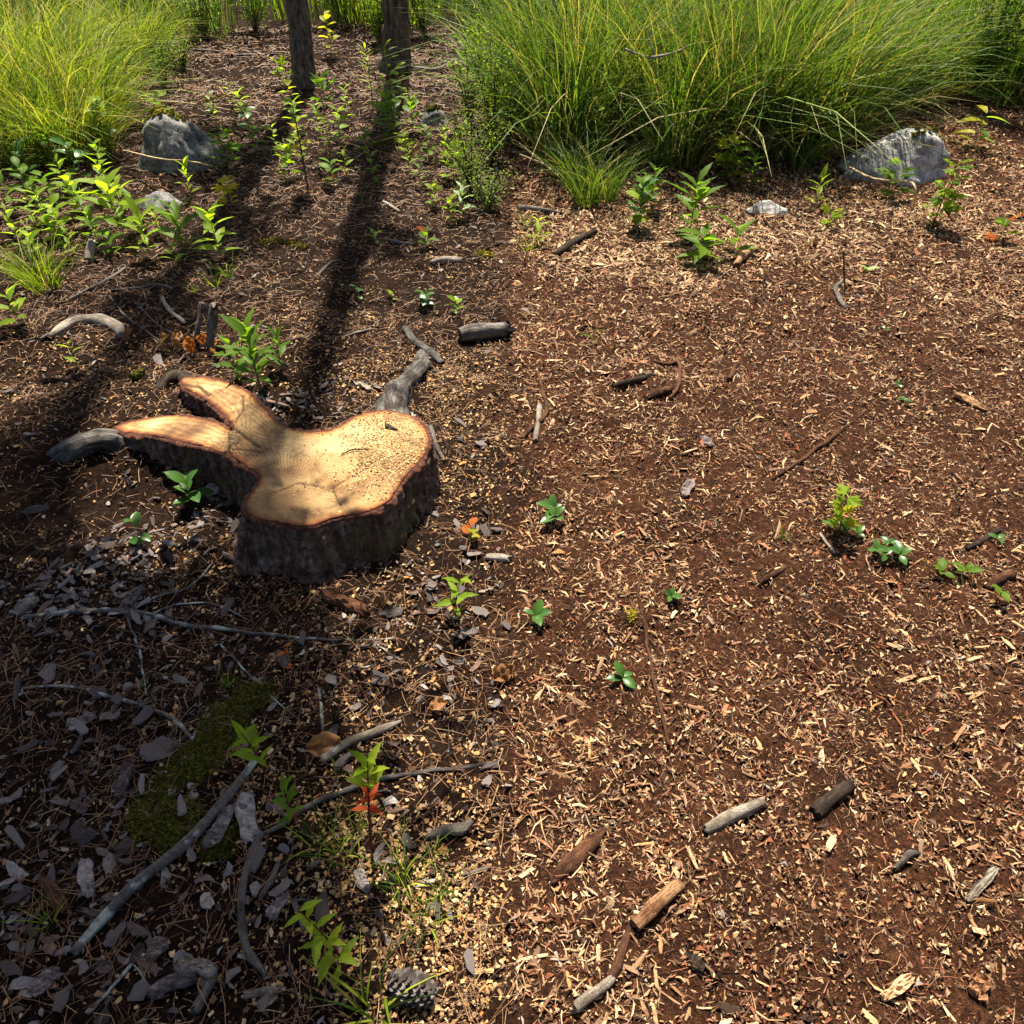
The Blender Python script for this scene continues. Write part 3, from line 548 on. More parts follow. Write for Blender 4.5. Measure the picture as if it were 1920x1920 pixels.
S('bleached_stick', 'bleached tapering stick beside the dry curled leaf', [(753, 1350), (710, 1368), (655, 1394), (608, 1424)], [3.5, 6.5, 8, 8], m_pale, .9)
S('thin_twig', 'thin lichened twig leaning at the bottom left corner', [(268, 1788), (235, 1822), (200, 1862), (165, 1900)], [2, 3, 3, 3], m_lichen, .9, 'twig', twigs=[([(247, 1803), (272, 1840), (285, 1885)], 1.6)])
S('short_stick', 'short pale knobbly stick at the bottom edge of the forest floor', [(462, 1862), (492, 1860), (522, 1857)], [5, 6, 7], m_pale)
S('broken_branch', 'broken split branch lying under a bark slab at the bottom', [(408, 1832), (388, 1858), (364, 1892)], [7, 10, 10], m_grey)
S('broken_stick', 'dark thick stick propped upright behind the stump arm', [(390, 655), (398, 610), (406, 575)], [6, 9, 9.5], m_grey, 1, ends=[0, .07, .13])
S('broken_stick', 'slim grey stick standing left of the thicker propped one', [(366, 640), (372, 605), (378, 568)], [4.5, 4.5, 4], m_grey, 1, ends=[0, .06, .12])
S('bleached_stick', 'pale bent stick left of the two propped grey sticks', [(302, 557), (315, 578), (330, 592), (346, 607)], [3.5, 4, 4, 4], m_pale)
S('grey_log', 'short thick grey log at the right edge behind the stump', [(858, 634), (885, 626), (915, 620), (950, 616)], [11, 15, 16, 16], m_grey, .7, 'log')
S('bleached_log', 'short bleached piece of log far behind the stump', [(808, 493), (835, 487), (866, 487)], [5, 6.5, 5], m_pale)
S('root_piece', 'dark root piece rising beyond the root behind the stump', [(757, 618), (780, 640), (810, 662), (832, 680)], [6, 7, 7.5, 6], m_root)
S('bent_stick', 'small dark bent stick close to the right rim of the stump', [(806, 798), (818, 832), (834, 864)], [4, 4, 3.2], m_grey)
S('barked_log', 'curved barkless log with pale top half buried at left', [(90, 632), (140, 604), (182, 600), (212, 612), (230, 628)], [4, 10, 12, 11, 6], m_pale, .0, 'log')
S('wood_stub', 'pale weathered stub standing among the leafy weeds', [(165, 487), (168, 468), (172, 450)], [7, 7, 6], m_pale, 1, ends=[0, .03, .07])
S('pale_stick', 'pale stick end entering at the right edge of the forest floor', [(908, 1042), (930, 1044), (955, 1047)], [5, 6.5, 6.5], m_pale)
S('short_stick', 'short dark forked stick left of the leafy sprout near the bottom', [(552, 1684), (560, 1712), (571, 1745)], [5, 4.5, 3], m_grey, twigs=[([(552, 1686), (590, 1688)], 3.5)])
S('wood_sliver', 'flat grey wood sliver between weathered stick and sprout', [(486, 1692), (505, 1655), (521, 1622)], [3, 6, 6], m_grey, .4)
S('thin_stick', 'thin upright blue grey twig below the stump right of centre', [(596, 1290), (602, 1330), (605, 1376)], [2.6, 3, 2.6], m_lichen, cat='twig')
S('fallen_branch', 'crooked dead branch on the ground beside the right hand tree', [(778, 128), (812, 130), (838, 121), (856, 108)], [2.5, 3, 2.6, 2], m_grey, twigs=[([(840, 119), (880, 117), (915, 120)], 2)])
S('fallen_branch', 'straight dead branch lying far back left of the trees', [(345, 92), (400, 96), (450, 103), (520, 104)], [2, 2.6, 2.6, 2], m_grey)
S('curved_stick', 'thin curved stick in the tree shadow behind the stump', [(590, 521), (606, 506), (622, 492), (640, 487)], [2.4, 3, 3, 2], m_grey)
S('pale_sliver', 'pale straight sliver on the sawdust behind the stump', [(640, 634), (670, 624), (696, 617)], [1.8, 2.6, 2], m_pale)
S('driftwood_piece', 'curved weathered wood chunk with deep grain at the lower right of the forest floor', [(798, 1566), (830, 1557), (862, 1556), (884, 1540)], [4, 10, 11, 5], m_grey, .5, 'wood piece', rough=.35)
S('pale_sliver', 'pale pointed sliver beside the small grass tufts', [(866, 1640), (895, 1632), (921, 1624)], [2, 4.5, 3], m_pale)
S('small_stick', 'short blue white twig stub near the bark slab before the stump', [(655, 1168), (660, 1160), (667, 1153)], [4, 4, 4], m_pale)
S('thin_twig', 'thin bare twig across the needles left of the stump arms', [(130, 562), (170, 540), (205, 522), (240, 500)], [2, 2.6, 2.4, 2], m_grey, cat='twig')
S('thin_twig', 'slim dark twig lying flat under the leafy weeds', [(205, 545), (260, 540), (290, 534), (325, 540)], [2, 2.8, 2.6, 1.6], m_grey, cat='twig')
S('thin_twig', 'crossing bare twig below the pale bent stick', [(205, 555), (235, 592), (270, 618), (300, 640)], [1.6, 2, 2.2, 1.6], m_grey, cat='twig', twigs=[([(262, 575), (300, 612), (345, 632)], 1.6)])
S('fallen_stick', 'dark stick under the tree shadow at mid distance', [(690, 275), (715, 288), (742, 296)], [2.2, 3, 2.4], m_darkwood)
S('bleached_stick', 'grey split stick in the shadow stripe of the tree', [(718, 378), (735, 388), (750, 398)], [2, 3, 2.4], m_pale)
S('bleached_stick', 'long flat weathered board piece right of the shadow stripe', [(722, 448), (750, 455), (778, 458)], [3, 3.6, 2.6], m_grey)
S('thin_twig', 'arched dark twig at the right edge at mid distance', [(905, 470), (925, 460), (950, 455)], [2.4, 2.4, 2.2], m_darkwood, cat='twig')
S('thin_twig', 'tiny curled twig casting a shadow on the sawn face', [(0, 0)] * 3, 2, m_darkwood, cat='twig') if False else None
p3 = [np.array(on_top(*p)) + (0, 0, e) for p, e in (((640, 854), .003), (662, 844) and ((662, 846), .006), ((696, 845), .005))]
V, F = tube(p3, [.0016, .002, .0012], 6, .1, 77, 6); o = link('curled_twig', mk_mesh('curled_twig', V - p3[0], F, m_darkwood, smooth=True), None, 'tiny curled twig lying on the sawn face of the stump', 'twig'); o.location = p3[0]
# a slab of bark with cork layers before the stump, bark slabs on the ground
def slab(label, pts, wpx, mat, th=.006, name='bark_plate', curl=.0):
    KN[0] += 1; rs = np.random.default_rng(KN[0] * 7); p = [np.array(G(*q, up=.006)) for q in pts]; Q = catmull(np.array(p), 6, False) if len(p) > 2 else np.linspace(p[0], p[1], 13)
    N = len(Q); tg = np.gradient(Q, axis=0); V = []; nw = 7; gvs = []; kn = np.linspace(0, 1, 6); tt = np.linspace(0, 1, N)
    sides = [np.interp(tt, kn + np.array([0, *rs.uniform(-.07, .07, 4), 0]), np.array([rs.uniform(.15, .6), *rs.uniform(.62, 1.15, 4), rs.uniform(.1, .5)])) for _ in (0, 1)]
    fiss = rs.uniform(-.7, .7, 3)
    for i in range(N):
        t = tg[i] / np.linalg.norm(tg[i]); sd_ = np.array([t[1], -t[0], 0]); sd_ /= np.linalg.norm(sd_); w = wpx / scale_at(Q[i])
        prof = [(a, 1) for a in np.linspace(-1, 1, nw)] + [(a, 0) for a in np.linspace(1, -1, nw)]; gvs += [(a * 1.2, z * .4, i * .45 + KN[0]) for a, z in prof]
        for s_, z in prof:
            e = sides[0][i] if s_ < 0 else sides[1][i]; rel = (.3 * th * rs.normal() - .55 * th * max(np.exp(-((s_ - f) / .16) ** 2) for f in fiss)) if z else 0
            V.append(Q[i] + sd_ * w * s_ * e + t * (rs.normal(0, .10) * w) + np.array([0, 0, z * th + curl * (1 - s_ * s_) + rel]))
    n2 = nw * 2; k = np.arange(n2); F = [np.stack([i * n2 + k, i * n2 + (k + 1) % n2, (i + 1) * n2 + (k + 1) % n2, (i + 1) * n2 + k], 1) for i in range(N - 1)]
    for e in (0, (N - 1) * n2):
        for j in range(nw - 1): F.append(np.array([[e + j, e + j + 1, e + n2 - 2 - j, e + n2 - 1 - j]]))
    F = np.concatenate(F); GV[0] = np.array(gvs); o = link(name, mk_mesh(name, np.array(V) - p[0], F, mat), None, label, 'bark' if 'bark' in name else 'wood piece'); o.location = p[0]; return o
slab('layered reddish bark slab lying just in front of the stump', [(604, 1116), (640, 1128), (670, 1142), (694, 1157)], 13, m_redwood, .012, curl=.012)
slab('thick corky bark slab under the lichened branch', [(432, 1512), (418, 1545), (402, 1572), (384, 1592)], 15, m_flakeobj, .008, curl=.006)
slab('long grey bark slab right of the lichened branch', [(456, 1488), (462, 1530), (470, 1580)], 17, m_flakeobj, .006, curl=.004)
slab('dark bark slab with ridged back left of the moss', [(246, 1432), (234, 1466), (222, 1505)], 12, m_flakeobj, .008, curl=.012)
slab('pale silvery bark slab at the bottom of the forest floor', [(332, 1812), (368, 1816), (410, 1820)], 15, m_pale, .009, curl=.006)
slab('dark grey bark slab at the bottom left of the pale slab', [(280, 1868), (320, 1845), (372, 1832)], 16, m_flakeobj, .006, curl=.01)
slab('upright grey bark slab with broken rim left of the lichened branch', [(158, 1615), (166, 1650), (170, 1685)], 15, m_flakeobj, .006, curl=.006)
slab('brown twisted bark strip at the far left bottom', [(80, 1642), (100, 1675), (126, 1710)], 11, m_redwood, .006, curl=.006)
slab('flat purple brown bark slab in the bottom left corner', [(62, 1862), (86, 1838), (112, 1822)], 17, m_flakeobj, .006)
slab('pinkish bark slab near the thin twig at bottom left', [(278, 1800), (292, 1782), (312, 1762)], 17, m_flakeobj, .005)
slab('grey bark slab left of the forked twig fork', [(236, 1140), (252, 1122), (268, 1102)], 12, m_flakeobj, .01, curl=.006)
slab('pair of grey bark plates at left below the thin twig', [(130, 1362), (152, 1354), (178, 1340)], 15, m_flakeobj, .006)
slab('narrow dark bark slab pointing at the small grass tufts', [(672, 1630), (680, 1652), (692, 1676)], 13, m_flakeobj, .006, curl=.004)
slab('broad dark bark slab near the forked stick', [(505, 1722), (520, 1700), (538, 1680)], 14, m_flakeobj, .006)
slab('rough bark slab leaning in the hollow beside the stump', [(385, 925), (405, 915), (435, 898)], 16, m_flakeobj, .01, curl=.012)
slab('sunlit cracked bark slab at the left edge', [(38, 1150), (52, 1132), (68, 1118)], 16, m_pale, .008)
slab('long thin bark slab behind the right rim of the stump', [(664, 716), (682, 724), (700, 733)], 6, m_pale, .006)
slab('dark broken bark slab on the needles left of the stump arms', [(80, 716), (120, 713), (158, 706)], 7, m_darkwood, .012)
slab('mossy dark bark slab on the needles', [(246, 712), (258, 706), (270, 697)], 8, m_moss, .012, curl=.008)

S('cut_stick', 'pale grey cut stick lying on the dark mulch', [(1322, 1556), (1360, 1540), (1400, 1522), (1437, 1504)], [8, 9, 8.5, 8], m_pale, .9)
S('dark_stick', 'dark half buried stick right of the pale cut stick', [(1528, 1528), (1550, 1502), (1572, 1482), (1592, 1468)], [12, 13, 12, 9], m_darkwood, .35)
S('split_stick', 'thick tan split stick with dark groove at lower left of the mulch', [(1188, 1730), (1215, 1705), (1250, 1675), (1278, 1653)], [11, 14, 14, 10], m_tan, .7, rough=.3)
S('bark_strip', 'reddish brown strip touching the tan split stick', [(1140, 1852), (1160, 1815), (1172, 1772), (1186, 1722)], [4, 9, 7, 3], m_redwood, .5, 'bark', rough=.25)
S('bleached_stick', 'bleached white stick at the bottom left of the mulch', [(1076, 1892), (1108, 1862), (1145, 1832)], [11, 10, 7], m_pale, .9)
S('rotten_wood', 'rough dark rotten wood piece in the mulch at left', [(1030, 1648), (1062, 1618), (1098, 1588), (1134, 1556)], [6, 13, 13, 4], m_redwood, .4, 'wood piece', rough=.4)
S('knobbed_stick', 'short knobbed grey stick at the right of the mulch', [(1680, 1632), (1696, 1614), (1708, 1600), (1726, 1600)], [4, 5, 6.5, 3], m_grey)
slab('bright white pointed wood sliver at the right edge of the mulch', [(1814, 1690), (1840, 1660), (1868, 1626)], 9, m_pale, .005, 'wood_sliver')
slab('broad blocky tan wood chunk in the bottom right corner', [(1826, 1870), (1832, 1850), (1838, 1832)], 17, m_chip, .014, 'wood_chunk')
slab('splintered pale wood chunk near the bottom right', [(1650, 1872), (1675, 1858), (1706, 1832)], 10, m_chip, .01, 'wood_chunk', .004)
slab('dark leaf shaped bark slab near the bottom of the mulch', [(1292, 1786), (1302, 1802), (1318, 1820)], 11, m_darkwood, .005)
slab('orange brown wood chunk at the right of the mulch', [(1788, 738), (1815, 752), (1852, 772)], 9, m_tan, .009, 'wood_chunk')
slab('grey bark plate on the upper left mulch', [(1318, 818), (1326, 828), (1334, 838)], 9, m_flakeobj, .005)
slab('grey curled bark plate at the middle of the mulch', [(1296, 900), (1290, 915), (1280, 932)], 10, m_flakeobj, .006)
S('long_root', 'long thin brown root running down the middle of the mulch', [(1200, 1082), (1197, 1118), (1208, 1168), (1215, 1220), (1224, 1275), (1240, 1328), (1252, 1395)], [2.4, 3.2, 3.2, 3.4, 3.4, 3.4, 2.4], m_redwood, .9, 'root')
S('curved_root', 'dark curved root at the left of the mulch', [(1008, 698), (1018, 730), (1024, 762), (1016, 785), (998, 800), (978, 822)], [2.5, 3.6, 4, 4, 3, 3], m_redwood, .9, 'root')
S('bleached_stick', 'short bleached stick under the curved root', [(1009, 762), (1008, 795), (1004, 828)], [4.5, 5, 4.5], m_pale)
S('wood_chunk', 'pale curved wood chunk below the back weeds', [(1378, 500), (1395, 478), (1424, 462)], [4, 10, 4], m_tan, .6, 'wood piece')
S('dark_branch', 'dark barked branch at the upper left of the mulch', [(1038, 480), (1065, 462), (1090, 447), (1114, 434)], [5, 8, 7, 6], m_darkwood)
S('grey_stick', 'smooth grey stick at the left below the tall grass', [(972, 391), (1010, 393), (1052, 400)], [5, 5, 2.5], m_grey)
S('bent_stick', 'bent grey stick in the middle of the upper mulch', [(1581, 524), (1566, 538), (1574, 560), (1589, 580)], [2, 4, 4, 3.4], m_grey)
S('long_root', 'long slanting reddish root in the middle of the mulch', [(1446, 897), (1490, 872), (1530, 842), (1568, 815), (1620, 772)], [2, 3, 3, 3, 2], m_redwood, .9, 'root')
S('white_stick', 'thin white stick below the maple seedling', [(1537, 998), (1552, 1020), (1566, 1038)], [2.8, 3.6, 3], m_pale)
S('dark_stick', 'reddish dark splinter at mid mulch left of the berry leaves', [(1424, 1092), (1450, 1076), (1476, 1062)], [4, 5.5, 3], m_redwood)
S('dark_stick', 'dark half buried stick near the right edge of the mulch', [(1815, 1030), (1845, 1010), (1872, 992)], [4, 6, 5], m_darkwood, .3)
S('brown_stick', 'thick brown stick entering at the right edge of the mulch', [(1848, 1100), (1870, 1086), (1900, 1075)], [6, 8, 9], m_redwood)
S('mulch_root', 'dark loop of root in the clump at upper left of the mulch', [(1222, 676), (1250, 682), (1272, 680), (1276, 708), (1268, 730), (1254, 746)], [2.5, 3, 3, 3, 3, 2.4], m_redwood, 1, 'root')
S('rotten_wood', 'dark rotten stick beside the loop of root', [(1150, 726), (1185, 715), (1225, 702)], [4, 7, 4], m_darkwood, .5, 'wood piece', rough=.3)
S('rotten_wood', 'brown frayed wood lump under the loop of root', [(1210, 748), (1235, 738), (1262, 727)], [5, 9, 5], m_redwood, .5, 'wood piece', rough=.4)
S('wood_splinter', 'orange splinter above the grey bark plate', [(1365, 712), (1375, 697), (1384, 682)], [4, 5, 3], m_redwood, .5)
S('dry_straw', 'bent dry straw stem crossing in front of the white rock', [(1590, 312), (1640, 335), (1700, 340), (1716, 352), (1712, 392)], [1.4, 1.6, 1.6, 1.6, 1.5], m_straw, 1, 'stem', ends=[.06, .10, .11, .10, 0])
S('dry_straw', 'straight dry straw stem reaching from the grass to the white rock', [(1556, 276), (1590, 302), (1632, 330)], [1.2, 1.3, 1.2], m_straw, 1, 'stem', ends=[.03, .02, .0])
S('dry_straw', 'pale straw lying at the left below the tall grass', [(975, 270), (1012, 300), (1050, 332)], [1.6, 1.8, 1.6], m_straw, 1, 'stem', ends=[.12, .08, .02])
S('dry_straw', 'upper pale straw at the left below the tall grass', [(975, 290), (1030, 312), (1068, 330)], [1.4, 1.6, 1.4], m_straw, 1, 'stem', ends=[.14, .08, .02])
S('dry_straw', 'thin dark upright stem in the middle of the upper mulch', [(1584, 541), (1583, 510), (1581, 470)], [1.6, 1.5, 1.2], m_brownstem, 1, 'stem', ends=[0, .07, .15])
S('straw', 'long dry straw crossing in front of the mossy rock', [(232, 282), (300, 298), (350, 302), (400, 312)], [1.4, 1.5, 1.5, 1.2], m_straw, 1, 'stem', ends=[.10, .16, .16, .05])
S('straw', 'dry straw arching behind the mossy rock', [(232, 192), (300, 190), (370, 196), (430, 206)], [1.2, 1.3, 1.3, 1], m_straw, 1, 'stem', ends=[.05, .08, .08, .02])

# ------------------------------------------------------------------ rocks and moss
def rock(name, label, x0, x1, ybase, hpx, mat, peak=(0, 0), seed=1, depth=.8, moss=None, sub=5, planes=9):
    r_ = np.random.default_rng(seed); p = G((x0 + x1) / 2, ybase); w = (x1 - x0) / scale_at(p) * 1.12; h = vert(p, hpx) * (.80 if name == 'mossy_rock' else .70)
    bm = bmesh.new(); bmesh.ops.create_icosphere(bm, subdivisions=sub, radius=1); V = np.array([v.co[:] for v in bm.verts]); Fc = np.array([[v.index for v in f.verts] for f in bm.faces]); bm.free()
    for _ in range(planes):
        d = r_.normal(0, 1, 3); d[2] = abs(d[2]) * .8; d /= np.linalg.norm(d); k = r_.uniform(.76, 1.0); s_ = V @ d - k; V -= np.maximum(s_, 0)[:, None] * d * .92
    V[:, 0] += peak[0] * np.clip(V[:, 2], 0, 1) ** 1.3; V[:, 1] += peak[1] * np.clip(V[:, 2], 0, 1)
    V[:, :2] *= (1 + .35 * np.clip(-V[:, 2] + .15, 0, 1))[:, None]
    def n3(f, k): return (vnoise(V[:, 0] + 9, V[:, 1] + k, f, seed + k) + vnoise(V[:, 1] + 5, V[:, 2] + k, f, seed + k + 1) + vnoise(V[:, 2] + 3, V[:, 0] + k, f, seed + k + 2)) / 1.8
    nz = n3(2.2, 0) * .10 + n3(5.5, 3) * .05 + n3(13, 6) * .025 + n3(30, 9) * .012
    V *= (1 + nz)[:, None]; V[:, 2] = np.where(V[:, 2] < 0, V[:, 2] * .4, V[:, 2])
    V *= np.array([w / 2 / max(.6, np.abs(V[:, 0]).max()), w / 2 * depth / max(.6, np.abs(V[:, 1]).max()), h / max(.4, V[:, 2].max())])
    root = thing(name, (p.x, p.y + w * depth * .42, p.z), label, 'rock'); link('stone', mk_mesh('stone', V, Fc, mat, smooth=True), root)
    if moss:
        pv = []; mv, mf = T_TET
        for (mx, my, mr, cnt) in moss:
            for _ in range(cnt):
                a, q = r_.uniform(0, 6.28), mr * math.sqrt(r_.uniform(0, 1)); tx, ty = (mx + q * math.cos(a)) * w / 2, (my + q * math.sin(a)) * w / 2 * depth
                i = np.argmin((V[:, 0] - tx) ** 2 + (V[:, 1] - ty) ** 2 - V[:, 2] * .3 * w); s_ = r_.uniform(.006, .016)
                pv.append((mv @ np.array(Euler(r_.uniform(0, 6, 3)).to_matrix())) * s_ + V[i] + r_.normal(0, .004, 3) + (0, 0, .003))
        f = (mf[None] + (np.arange(len(pv)) * 4)[:, None, None]).reshape(-1, 3); link('moss', mk_mesh('moss', np.concatenate(pv), f, moss_m), root)
    return root
moss_m = m_mossy
rock('mossy_rock', 'big pointed grey rock with yellow moss on its crest', 238, 392, 324, 106, m_rockdark, (.08, .05), 8, .8, [(-.45, .25, .28, 260), (.1, .3, .14, 120), (.35, .1, .1, 60), (-.2, -.05, .1, 50)])
moss_m = m_moss
rock('white_rock', 'white speckled granite rock sloping left at the edge of the mulch', 1584, 1806, 350, 108, m_rock, (.25, .05), 11, .75, [(.28, .1, .09, 60), (.05, -.35, .09, 60), (.62, -.1, .06, 40), (-.2, .35, .12, 50)])
rock('small_rock', 'small flat grey stone below the back weeds on the mulch', 1408, 1478, 402, 24, m_rock, (0, 0), 21, .7, sub=4)
rock('brown_rock', 'low brown rock just in front of the mossy rock', 250, 335, 396, 32, m_rockdark, (-.1, .1), 31, .7, sub=4)
rock('small_mossy_rock', 'small grey rock capped with moss right of the far trees', 788, 842, 236, 34, m_rockdark, (-.1, .1), 41, .7, [(-.2, .2, .4, 160)], sub=4)

def moss_patch(label, pts, wpx, mat, h=.02, n=1500):
    P_ = np.array([np.array(G(*p)) for p in pts]); Q = catmull(P_, 8, False) if len(P_) > 2 else np.linspace(P_[0], P_[1], 9)
    w = wpx / scale_at(P_[0]); i = rng.integers(0, len(Q), n); a = rng.uniform(0, 6.28, n); r_ = np.sqrt(rng.uniform(0, 1, n)) * w * rng.uniform(.6, 1.15, len(Q))[i]
    xy = Q[i][:, :2] + np.stack([np.cos(a), np.sin(a)], 1) * r_[:, None] * (1 + .35 * vnoise(a, i * .2, 1.2, 61))[:, None]; k_ = (vnoise(xy[:, 0], xy[:, 1], 16, 62) + .5 * vnoise(xy[:, 0], xy[:, 1], 40, 63) > -.35) | (n < 1000); xy, r_ = xy[k_], r_[k_]; n = len(xy); L = rng.uniform(.005, .011, n)
    a3 = scatter(T_TET, xy, L, L, L * 1.5, h * np.clip(1 - (r_ / w) ** 2, 0, 1) * rng.uniform(.5, 1, n) * (.7 + .4 * vnoise(xy[:, 0], xy[:, 1], 30, 64)), .5, .2, 0, pick(n, [(.1, .1, .1)], [1]))
    o = link('moss_patch', mk_mesh('moss_patch', a3[0] - P_[0], a3[1], mat), None, label, 'moss'); o.location = P_[0]; return o
moss_patch('long olive moss cushion curving beside the lichened branch', [(475, 1305), (430, 1345), (390, 1400), (340, 1460), (300, 1520), (330, 1560)], 50, m_moss, .022, 9000)
moss_patch('small olive moss patch under the end of the bark slab', [(395, 1590), (420, 1575)], 34, m_moss, .015, 700)
moss_patch('bright yellow moss ridge left of the tree shadow', [(490, 458), (530, 455), (572, 466)], 12, m_mossy, .03, 500)
moss_patch('dark mossy mound in the shadow before the right hand tree', [(705, 274), (740, 268), (772, 276)], 18, m_moss, .07, 500)
moss_patch('yellow moss patch at the right edge behind the bleached log', [(898, 476), (920, 480)], 14, m_mossy, .02, 250)
moss_patch('yellow moss behind the mossy rock', [(385, 190), (420, 185)], 12, m_mossy, .04, 260)
moss_patch('small green moss tuft left of the long root', [(1183, 1160), (1186, 1152)], 11, m_mossy, .012, 220)
moss_patch('dark green moss at the foot of the stump', [(515, 1045), (530, 1020)], 26, m_moss, .03, 600)

# ------------------------------------------------------------------ leaves and small plants
def leaf_mesh(name, prof, mat, fold=.18, droop=.25, serr=0):
    """prof: half widths along the unit length; a midrib fold and a downward curve"""
    n = len(prof); V = []
    for i, w in enumerate(prof):
        t = i / (n - 1); z = -droop * t * t; jag = serr * (1 if i % 2 else -1) * w
        for s_ in (-1, 0, 1): V.append((t, s_ * (w + jag), z + abs(s_) * fold * w * 2))
    F = []
    for i in range(n - 1):
        for k in (0, 1): F.append((i * 3 + k, (i + 1) * 3 + k, (i + 1) * 3 + k + 1, i * 3 + k + 1))
    return mk_mesh(name, V, F, mat, smooth=True)
def lobed_mesh(name, mat, lobes=5):
    pts = []
    for k in range(lobes):
        a0 = (k - (lobes - 1) / 2) * (4.2 / lobes); L = 1 - .28 * abs(k - (lobes - 1) / 2) / ((lobes - 1) / 2)
        for da, rr3 in ((-.36, .5), (-.2, .72), (-.13, .68), (0, 1.0), (.13, .68), (.2, .72), (.36, .5)): pts.append((a0 + da * 4.2 / lobes, L * rr3))
    V = [(0, 0, 0)] + [(r_ * math.cos(a) * .6 + .42 * (r_ > 0), r_ * math.sin(a) * .6, -.12 * r_ * r_ + .05 * math.sin(a * 5)) for a, r_ in pts]
    V[0] = (.12, 0, .03); F = [(0, i, i + 1) for i in range(1, len(V) - 1)]; return mk_mesh(name, V, F, mat)
LANCE = [.012, .09, .145, .165, .15, .11, .06, .004]; OVAL = [.02, .14, .235, .285, .29, .255, .17, .02]; SLIM = [.01, .04, .06, .065, .06, .045, .025, .003]; ROUND = [.03, .24, .37, .42, .41, .34, .21, .01]
MATS = {'g': m_leafgreen, 'b': m_leafbright, 'y': m_leafyellow, 'd': m_leafdark, 'p': m_leafpale, 'r': m_leafred, 'o': m_orange, 'n': m_dryleaf}
LM = {}
def leafm(shape, c):
    if (shape, c) not in LM:
        if shape == 'maple': LM[shape, c] = lobed_mesh('leaf', MATS[c])
        else: LM[shape, c] = leaf_mesh('leaf', {'lance': LANCE, 'oval': OVAL, 'slim': SLIM, 'round': ROUND}[shape], MATS[c], .16, .3, .12 if shape == 'lance' else 0)
    return LM[shape, c]
def leaf(root, shape, c, loc, yaw, pitch, size, roll=0):
    o = bpy.data.objects.new('leaf', leafm(shape, c)); col.objects.link(o); o.parent = root; o.location = loc
    o.rotation_euler = (roll, -pitch, yaw); o.scale = (size,) * 3; return o
def plant(name, label, px, py, hpx, n, lpx, shape='lance', c='g', stem=m_stem, lean=(0, 0), cat='plant', group=None, start=.2, mixc=None, up=.6, red=0, tall=None):
    """an upright shoot: stem and single leaves up its length"""
    p = G(px, py); s_ = scale_at(p); h = tall or min(vert(p, hpx), .75); ls = 1.35 * lpx / s_
    root = thing(name, p, label, cat, group); pts = [(0, 0, -.01), (lean[0] * h * .4 + rng.normal(0, .02) * h, lean[1] * h * .4, h * .5), (lean[0] * h, lean[1] * h, h)]
    V, F = tube(pts, [max(.0014, h * .011), max(.0011, h * .009), .0007], 6, .05, 1, 5, False); link('stem', mk_mesh('stem', V, F, stem, smooth=True), root)
    yaw = rng.uniform(0, 6.28)
    for i in range(n):
        t = start + (1 - start) * i / max(1, n - 1); yaw += 2.4 + rng.normal(0, .25); q = np.array(pts[0]) * (1 - t) ** 2 + 2 * np.array(pts[1]) * t * (1 - t) + np.array(pts[2]) * t * t
        cc = mixc[rng.integers(len(mixc))] if mixc else c
        if red and t < red: cc = 'r'
        k = ls * (.7 if cc == 'r' else 1) * (1.05 - .45 * abs(t - .6)) * rng.uniform(.75, 1.15)
        leaf(root, shape, cc, q, yaw, rng.normal(up * (.35 + t * .95), .16), k, rng.normal(0, .25))
    return root
def rosette(name, label, spots, lpx, c='d', cat='plant', shape='oval', group=None, n=5, h=.02, berry=False):
    """low clump of glossy leaves, each shoot leaning its own way"""
    p = G(*spots[0]); root = thing(name, p, label, cat, group)
    for sp in spots:
        q = np.array(G(*sp)) - np.array(p); ls = lpx / scale_at(p); hh = h * rng.uniform(.8, 1.3)
        V, F = tube([q - (0, 0, .005), q + (rng.normal(0, .003), 0, hh * .6), q + (0, 0, hh)], [.0012, .001, .0008], 6, .05, 1, 3, False); link('stem', mk_mesh('stem', V, F, m_redstem, smooth=True), root)
        yaw = rng.uniform(0, 6.28)
        for i in range(n): yaw += 6.28 / n + rng.normal(0, .3); leaf(root, shape, c, q + (0, 0, hh * rng.uniform(.6, 1)), yaw, rng.uniform(.15, .95), ls * rng.uniform(.6, 1.1), rng.normal(0, .2))
        if berry: leaf(root, 'round', 'r', q + (0, 0, hh * .4), rng.uniform(3.6, 5.4), .1, ls * .4)
    return root
PL = plant
# forest side, near
PL('leafy_sprout', 'bright green sprout at the upper end of the lichened branch', 497, 1452, 85, 11, 34, 'lance', 'b', m_redstem, (.0, -.1), up=.95, start=.3)  # bright leaf colour stands in for sun; the sprout is in shade
PL('red_green_sprout', 'tall sprout with red stem and red middle leaves at lower centre', 696, 1595, 250, 18, 36, 'lance', 'b', m_redstem, (.09, .1), start=.5, red=.7, up=.85, tall=.30)  # sunlit look put into the leaf colour here too
PL('small_sprout', 'small sprout with one red leaf left of the tall red stemmed sprout', 553, 1545, 70, 11, 28, 'lance', 'g', m_redstem, (.1, -.1), red=.28, up=.8)
PL('leafy_sprout', 'leafy sprout with crimson stem base at the bottom centre', 650, 1835, 230, 17, 38, 'lance', 'b', m_redstem, (-.22, .15), start=.25, up=.45, tall=.22)  # leaf colour brightened in place of sunlight
PL('leafy_sprout', 'sunlit bright sprout alone at right in front of the stump', 853, 1150, 60, 9, 30, 'lance', 'b', m_redstem, (.15, 0))
PL('dark_sprout', 'dark green rosette sprout in the hollow under the stump arm', 363, 945, 40, 10, 30, 'oval', 'd', m_stem)
PL('dark_sprout', 'tiny two leaved sprout on the grey bark flakes', 272, 1022, 45, 4, 24, 'oval', 'd', m_stem)
PL('leafy_shoots', 'large leafy shoots growing right behind the stump arm', 490, 735, 110, 20, 42, 'lance', 'g', m_stem, (.02, 0), up=.75)
